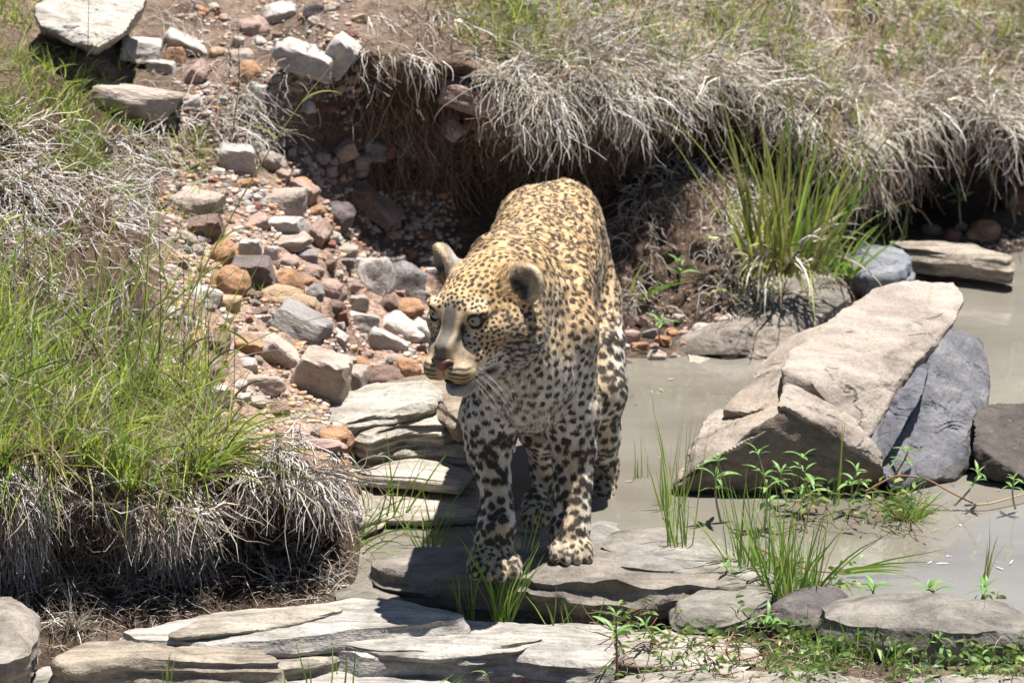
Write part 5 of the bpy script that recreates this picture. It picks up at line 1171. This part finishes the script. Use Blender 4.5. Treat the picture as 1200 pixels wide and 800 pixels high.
tuft('grass_tuft', 'green blades by the water between the leopard front legs', (612, 650), 8, (.10, .24), (.0028, .0046), BR, .02, (.25, 0, 1), .35, .4, .04, seed=19, z=0)
tuft('grass_tuft', 'short blades at the water left of the paw slab', (508, 640), 20, (.06, .18), (.0024, .0042), BR, .035, (-.1, 0, 1), .45, .4, .05, seed=20, z=0)
tuft('grass_tuft', 'few blades sticking up before the pale slab at lower left', (195, 800), 6, (.04, .09), (.0026, .0042), BR, .014, (0, 0, 1), .2, .3, .04, seed=21, z=.05)
tuft('grass_tuft', 'thin upright blades along the bottom edge left of centre', (385, 800), 9, (.03, .10), (.0026, .0042), BR, .09, (0, 0, 1), .15, .3, .04, seed=22, z=.04)
tuft('grass_tuft', 'single broad blade leaning at the bottom edge near centre', (505, 808), 4, (.05, .10), (.004, .006), BR, .02, (.8, 0, 1), .3, .3, .04, seed=23, z=.04)
tuft('grass_tuft', 'fine green grass before the long rounded grey rock', (1000, 780), 60, (.04, .12), (.0024, .004), BR, .12, (0, 0, 1), .35, .4, .05, seed=24, z=.04)
tuft('grass_tuft', 'fine green grass in the lower right corner', (1150, 775), 22, (.04, .12), (.0024, .004), BR, .09, (.1, 0, 1), .35, .4, .05, seed=25, z=.04)
tuft('grass_tuft', 'yellow green tuft spilling over the lip of the left bank', (225, 545), 70, (.12, .30), (.003, .0055), GREEN+OLIVE, .04, (.45, -.45, .7), .55, 1.1, .05, seed=26)
tuft('grass_tuft', 'pale dry straw fountain under the left bank lip', (85, 735), 46, (.05, .13), (.002, .0036), STRAW, .02, (0, -.3, 1), .7, 1.6, .1, seed=27, mat=M_STRAW)
tuft('grass_tuft', 'blade cluster leaning from the dark earth right of the leopard flank', (745, 345), 9, (.06, .15), (.004, .007), BR, .03, (.5, -.2, .6), .4, .6, .04, seed=28, Y=1.85)
tuft('grass_tuft', 'tiny green sprouts among the rubble cobbles', (300, 345), 8, (.025, .05), (.004, .007), BR, .015, (0, -.3, 1), .6, .6, .04, seed=29)
tuft('grass_tuft', 'bright tuft in the dry grass at the far upper left corner', (60, 130), 60, (.04, .11), (.003, .006), GREEN+OLIVE, .06, (.1, -.2, 1), .6, .6, .05, seed=30)
for k, (x_, y_, n__, lx, L0, L1, wd) in enumerate([(645, 60, 170, -.15, .10, .22, 'shaggy dry tussock spilling over the bank above the leopard rump'), (668, 62, 230, .1, .12, .26, 'largest pale tussock hanging over the bank right above the leopard'), (735, 50, 170, .25, .10, .20, 'dry tussock at the top of the bank right of the largest one'), (815, 80, 200, -.3, .10, .20, 'dry tussock leaning left over the dark hollow behind the rushes'), (885, 95, 170, -.1, .08, .18, 'dry tussock on the bank lip directly above the rushes'), (965, 105, 190, -.35, .10, .20, 'dry tussock on the lip left of the brown root column'), (1060, 110, 200, .15, .10, .20, 'dry tussock capping the brown root column'), (1140, 95, 200, -.45, .12, .24, 'bleached tussock sweeping left over the deep hollow at right'), (1195, 45, 200, -.2, .12, .24, 'bleached tussock at the upper right corner of the bank'), (500, 12, 90, .0, .08, .18, 'small dry tussock above the dusky pink wedge of rock')]):
    tuft('dry_tussock', wd, (x_, y_), n__, (L0*.4, L1*1.1), (.0018, .0042), STRAW+OLIVE[2:3]+ROOT[3:], .10, (lx, -.5, .25), 1.1, 1.3, .32, seed=60+k, mat=M_STRAW, cat='tussock')
for k, (x_, y_, n__, lx, L0, L1, wd) in enumerate([(25, 565, 110, .0, .07, .16, 'grey dry tussock hanging at the left edge under the green grass'), (120, 575, 130, .15, .06, .14, 'thin grey tussock over the dark hollow of the left bank'), (205, 585, 200, .1, .10, .20, 'long grey tussock trailing down to the pale slabs'), (345, 548, 190, .25, .10, .22, 'bleached grey tussock hanging at the right end of the left bank'), (300, 540, 120, .0, .06, .16, 'small bleached tussock beside the dusty ground on the left bank')]):
    tuft('dry_tussock', wd, (x_, y_), int(n__*.55), (L0*.3, L1*1.15), (.002, .0044), GSTRAW[:4]+STRAW[2:5]+ROOT[:2], .075, (lx, -.4, .0), 1.0, 1.1, .36, seed=80+k, mat=M_STRAW, cat='tussock')
# long single stems rising out of the left bank
def stem(name, label, pts, r0, col, mat=None, nodes=(), seed=0):
    g = np.random.default_rng(seed); Q = np.array([list(P(*q)) for q in pts]); k = 22
    t = np.linspace(0, len(Q)-1, k); X = np.stack([np.interp(t, np.arange(len(Q)), Q[:, c]) for c in range(3)], 1)
    for _ in range(4): X[1:-1] = .25*X[:-2]+.5*X[1:-1]+.25*X[2:]
    b_ = X[0].copy(); V, F = tube(X[None]-b_, np.linspace(r0, r0*.4, k)[None], 5)
    root = bpy.data.objects.new(name, None); COL.objects.link(root); root.location = b_; root['label'] = label; root['category'] = 'grass stem'; root.empty_display_size = .05
    link('stalk', mk_mesh('stalk', V, F, np.tile(np.array(col), (len(V), 1)), mat=M_GREEN), root)
    for t_, dx in nodes:
        i = int(t_*(k-1)); d = np.array([[dx, -.1, .55]]); Y_ = paths(X[i:i+1]-b_, d, np.array([.09]), np.array([1.1]), .03, 7, g); V, F = ribbons(Y_, np.array([.005]), g)
        link('leaf', mk_mesh('leaf', V, F, np.tile(np.array(col)*1.1, (len(V), 1)), mat=M_GREEN), root)
stem('tall_grass', 'long pale green grass stem slanting up across the earth toward the top of the rubble', [(165, 470, .35), (230, 330, .42), (300, 200, .48), (352, 120, .5), (402, 62, .52)], .0022, (.34, .34, .12), nodes=((.38, .5), (.62, -.6), (.8, .6)), seed=1)
stem('tall_grass', 'long arching stem reaching right over the dusty ground', [(150, 520, .15), (215, 450, .2), (300, 395, .25), (370, 372, .3), (392, 370, .32)], .0016, (.22, .30, .07), nodes=((.5, -.5),), seed=2)
stem('tall_grass', 'thin stem with a drooping tip above the orange pebble', [(205, 600, .0), (260, 530, .05), (330, 488, .1), (395, 492, .12), (410, 500, .12)], .0016, (.33, .36, .14), nodes=((.6, .6),), seed=3)
for k, (x0, y0, x1, y1, wd) in enumerate([(205, 520, 215, 300, 'tallest of the dark upright stalks beside the rubble'), (180, 500, 186, 250, 'dark stalk left of the tallest one at the rubble edge'), (235, 510, 243, 340, 'dark stalk nearest the dusty ground'), (262, 545, 275, 380, 'short dark stalk leaning toward the flat tan stone'), (150, 480, 176, 260, 'dark stalk inside the green grass edge'), (90, 130, 104, -5, 'brown stalk before the big white slab'), (30, 330, 12, 80, 'yellowish stalk at the left edge crossing dry tangle'), (70, 480, 50, 300, 'green stalk rising from bright grass into the tangle'), (272, 160, 278, 20, 'brown stalk beside the orange stone at the top')]):
    Y0 = .35 if y0 > 300 else 1.35
    stem('tall_grass', wd, [(x0, y0, Y0), ((x0+x1)/2+6, (y0+y1)/2, Y0+.03), (x1, y1, Y0+.02)], .0013, (.13, .12, .06) if 'dark' in wd or 'brown' in wd else (.28, .28, .1), nodes=((.5, .4),), seed=10+k)

# leafy herbs: stem and each leaf
def leafmesh(k):
    g = np.random.default_rng(70+k); t = np.linspace(0, 1, 7); w_ = np.sin(math.pi*np.clip(t*.95+.04, 0, 1))**.8*.10; z = .12*np.sin(t*2.6)-.22*t*t
    V = np.concatenate([np.stack([t, -w_, z+w_*.35], 1), np.stack([t, t*0, z], 1), np.stack([t, w_, z+w_*.35], 1)]); F = []
    for i in range(6): F += [(i, i+1, 8+i, 7+i), (7+i, 8+i, 15+i, 14+i)]
    c = np.array([(.13, .25, .07), (.17, .30, .09), (.21, .33, .10)][k])
    C = np.tile(c, (21, 1)); C[7:14] *= 1.35
    return mk_mesh('leaf', V, np.array(F), C, mat=M_GREEN)
LEAF = [leafmesh(k) for k in range(3)]
def herb(label, base, top, z=0., Y=None, nn_=3, L=.042, red=False, per=4, seed=0, name='leafy_herb'):
    g = random.Random(seed); b_ = np.array(G(base[0], base[1], z)) if Y is None else np.array(P(base[0], base[1], Y)); tp = np.array(P(top[0], top[1], b_[1]-.01)); k = 12
    T_ = np.linspace(0, 1, k)[:, None]; X = b_+(tp-b_)*T_+np.array([1, 0, 0])*np.sin(T_*3.14)*g.uniform(-.012, .012)
    V, F = tube(X[None]-b_, np.linspace(.0030, .0016, k)[None], 6)
    root = bpy.data.objects.new(name, None); COL.objects.link(root); root.location = b_; root['label'] = label; root['category'] = 'leafy plant'; root.empty_display_size = .05
    link('stem', mk_mesh('stem', V, F, np.tile(np.array((.36, .17, .11) if red else (.42, .40, .22)), (len(V), 1)), mat=M_GREEN), root)
    for q in range(nn_):
        t_ = 1-q*.20; i = int(t_*(k-1)); a0 = g.random()*6.28
        for m in range(per if q else per+1):
            o = link('leaf', LEAF[g.randrange(3)], root, Vector(X[i]-b_)); s_ = L*g.uniform(.6, 1.3)*(1 if q else .8); o.scale = (s_, s_, s_)
            el = g.uniform(-.25, .65)+(.35 if q == 0 else 0); o.rotation_euler = (g.uniform(-.3, .3), -el, a0+m*6.283/per+g.uniform(-.3, .3))
herb('leafy sprig with whorled narrow leaves, first from the left before the boulder', (845, 612), (842, 540), 0, None, 3, .046, seed=1)
herb('tallest leafy sprig with stacked whorls before the dark boulder foot', (895, 622), (889, 533), 0, None, 4, .048, seed=2)
herb('leafy sprig with a reddish base beside the upright brown rock', (958, 600), (941, 537), 0, None, 4, .048, True, seed=3)
herb('short leafy sprig low between the two taller ones before the boulder', (925, 592), (915, 555), 0, None, 2, .040, seed=4)
herb('sprig on a red stem against the blue grey side of the boulder', (1040, 568), (1064, 530), .02, None, 2, .040, True, seed=5)
herb('leafy tip rising from the creeping stem before the dark right rock', (1118, 592), (1146, 556), .01, None, 2, .036, seed=6)
herb('sprig at the right edge on the creeping stem', (1190, 596), (1188, 562), .01, None, 2, .036, seed=7)
herb('leafy sprig spreading over the brown rock at the boulder foot', (1000, 590), (1004, 552), .02, None, 3, .042, seed=8)
herb('pale green herb with a red stem at the bottom centre', (724, 795), (722, 722), .05, None, 2, .050, True, seed=9)
herb('small two leaved sprout at the bottom edge before the large slab', (572, 806), (570, 790), .04, None, 1, .032, per=2, seed=10)
herb('lone bright herb against the dark far bank', (1126, 262), (1124, 228), 0, 2.62, 2, .040, seed=11)
herb('small bright herb beside the rust orange rock on the far shore', (1190, 262), (1186, 244), 0, 2.7, 1, .032, seed=12)
herb('low leafy weed on the dark earth under the mound', (800, 345), (798, 312), 0, 1.9, 2, .040, seed=13)
herb('broad leaved weed near the waterline right of the leopard', (778, 405), (776, 380), 0, 1.7, 1, .050, True, seed=14)
herb('leafy plant over the long rounded grey rock', (1092, 705), (1088, 690), .06, None, 2, .048, seed=15)
herb('leafy plant at the right end of the long rounded grey rock', (1150, 712), (1156, 688), .06, None, 2, .046, seed=16)
herb('leafy plant above the left end of the long rounded grey rock', (1020, 705), (1024, 690), .06, None, 2, .042, seed=17)
herb('leafy herb in the clump where the slab ends', (860, 700), (852, 668), .05, None, 2, .040, seed=18)
herb('green herb creeping at the foot of the big grass clump', (905, 745), (900, 722), .05, None, 3, .042, True, seed=19)
herb('leafy shoot left of the pale pinkish slab', (760, 760), (757, 735), .05, None, 2, .040, seed=20)
herb('low herb before the long rounded grey rock, left of its middle', (1035, 765), (1030, 742), .04, None, 3, .042, seed=21)
herb('low herb at the lower right with many leaves before the rounded rock', (1105, 775), (1100, 748), .04, None, 3, .044, seed=22)
# creeping stems
def creeper(label, pts, r0=.0019, col=(.20, .085, .055), Ys=None):
    Q = np.array([list(G(x, y, z)) for x, y, z in pts]); k = 28; t = np.linspace(0, len(Q)-1, k); X = np.stack([np.interp(t, np.arange(len(Q)), Q[:, c]) for c in range(3)], 1)
    for _ in range(3): X[1:-1] = .25*X[:-2]+.5*X[1:-1]+.25*X[2:]
    b_ = X[0].copy(); V, F = tube(X[None]-b_, np.linspace(r0, r0*.7, k)[None], 6)
    link('creeper', mk_mesh('creeper', V, F, np.tile(np.array(col), (len(V), 1)), mat=M_ROOT), None, b_, label, 'plant stem')
creeper('reddish creeping stem lying along the top of the long rounded grey rock', [(985, 704, .10), (1020, 697, .115), (1070, 696, .12), (1130, 704, .12), (1180, 716, .11)])
creeper('red brown stem arching from the boulder foot down to the water at right', [(1015, 575, .03), (1050, 556, .06), (1085, 560, .06), (1115, 577, .04), (1145, 592, .01)], .0024, (.20, .10, .06))
creeper('pale stem lying on the water toward the right edge', [(1130, 592, .012), (1160, 590, .015), (1195, 580, .02), (1230, 572, .02)], .0022, (.30, .23, .15))
creeper('red stem looping through the plants at the foot of the grass clump', [(900, 700, .06), (925, 730, .05), (905, 760, .05), (895, 785, .05), (880, 800, .05)])
creeper('red stem curling upward beside the pale pinkish slab', [(860, 740, .06), (850, 760, .06), (862, 775, .06), (900, 765, .055), (940, 745, .06)])
creeper('red stem running low under the grass blades toward the water', [(885, 640, .03), (915, 655, .04), (950, 668, .05), (990, 672, .04)], .0024)
creeper('thin grey root trailing across the hanging straw into the water', [(398, 560, .2), (420, 610, .05), (400, 640, .02), (385, 655, .0)], .0022, (.45, .38, .32))
# ground cover of the lower right
def cover(name, n, boxes, label, seed, L=(.018, .036)):
    g = np.random.default_rng(seed); R_ = []
    for (xa, xb, ya, yb, m) in boxes:
        x = g.uniform(xa, xb, m); y = g.uniform(ya, yb, m); R_ += [list(G(a_, b_, .055)) for a_, b_ in zip(x, y)]
    R_ = np.array(R_); ok = nz(R_, 9, seed) > -.22; R_ = R_[ok]; n = len(R_); R_[:, 2] = g.uniform(.03, .09, n)
    a_ = g.uniform(0, 6.283, n); d = np.stack([np.cos(a_), np.sin(a_), g.uniform(.1, .7, n)], 1); X = paths(R_, d, g.uniform(*L, n), np.full(n, 1.2), .05, 5, g)
    V, F = ribbons(X, g.uniform(.005, .010, n), g, True); C = np.repeat(pal(n, [(.14, .24, .06), (.19, .30, .08), (.25, .33, .09), (.30, .34, .11), (.11, .19, .06)], g), 12, 0)
    m = n//5; X2 = paths(R_[:m]-np.array([0, 0, .02]), g.normal(0, 1, (m, 3))*np.array([1, 1, .25]), g.uniform(.05, .12, m), np.full(m, .5), .25, 7, g); V2, F2 = tube(X2, np.full((m, 8), .0013), 3); C2 = np.repeat(pal(m, [(.22, .10, .06), (.30, .20, .12), (.22, .24, .08)], g), 24, 0)
    flush(name, [(V, F, C), (V2, F2, C2)], M_GREEN, label, 'ground cover')
cover('creeping_plants', 0, [(720, 960, 722, 800, 380), (900, 1220, 745, 800, 950), (860, 1000, 670, 730, 200), (1140, 1240, 710, 760, 120)], 'low creeping green plants with red stems at the lower right', 5)
cover('creeping_plants', 0, [(930, 1075, 575, 598, 130), (780, 1000, 655, 690, 120)], 'small leaves and shoots around the boulder foot and slab end', 6)
# bits afloat and stranded: leaves and twigs on the pool
g_ = np.random.default_rng(77); n_ = 150; bx_ = g_.uniform(700, 1190, n_); by_ = g_.uniform(440, 680, n_); fr = np.array([list(G(a_, b_, .002)) for a_, b_ in zip(bx_, by_)]); an = g_.uniform(0, 6.283, n_)
X_ = paths(fr, np.stack([np.cos(an), np.sin(an), an*0], 1), g_.uniform(.006, .03, n_), np.zeros(n_), .08, 4, g_); X_[..., 2] = .003
V_, F_ = ribbons(X_, g_.uniform(.002, .006, n_), g_, True); V_[:, 2] = .003+g_.random(len(V_))*.001
link('floating_debris', mk_mesh('floating_debris', V_, F_, np.repeat(pal(n_, STRAW+ROOT+[(.3, .3, .1)], g_), 10, 0), mat=M_STRAW), label='scraps of dry leaf and straw floating on the muddy pool', cat='debris', kind='stuff')
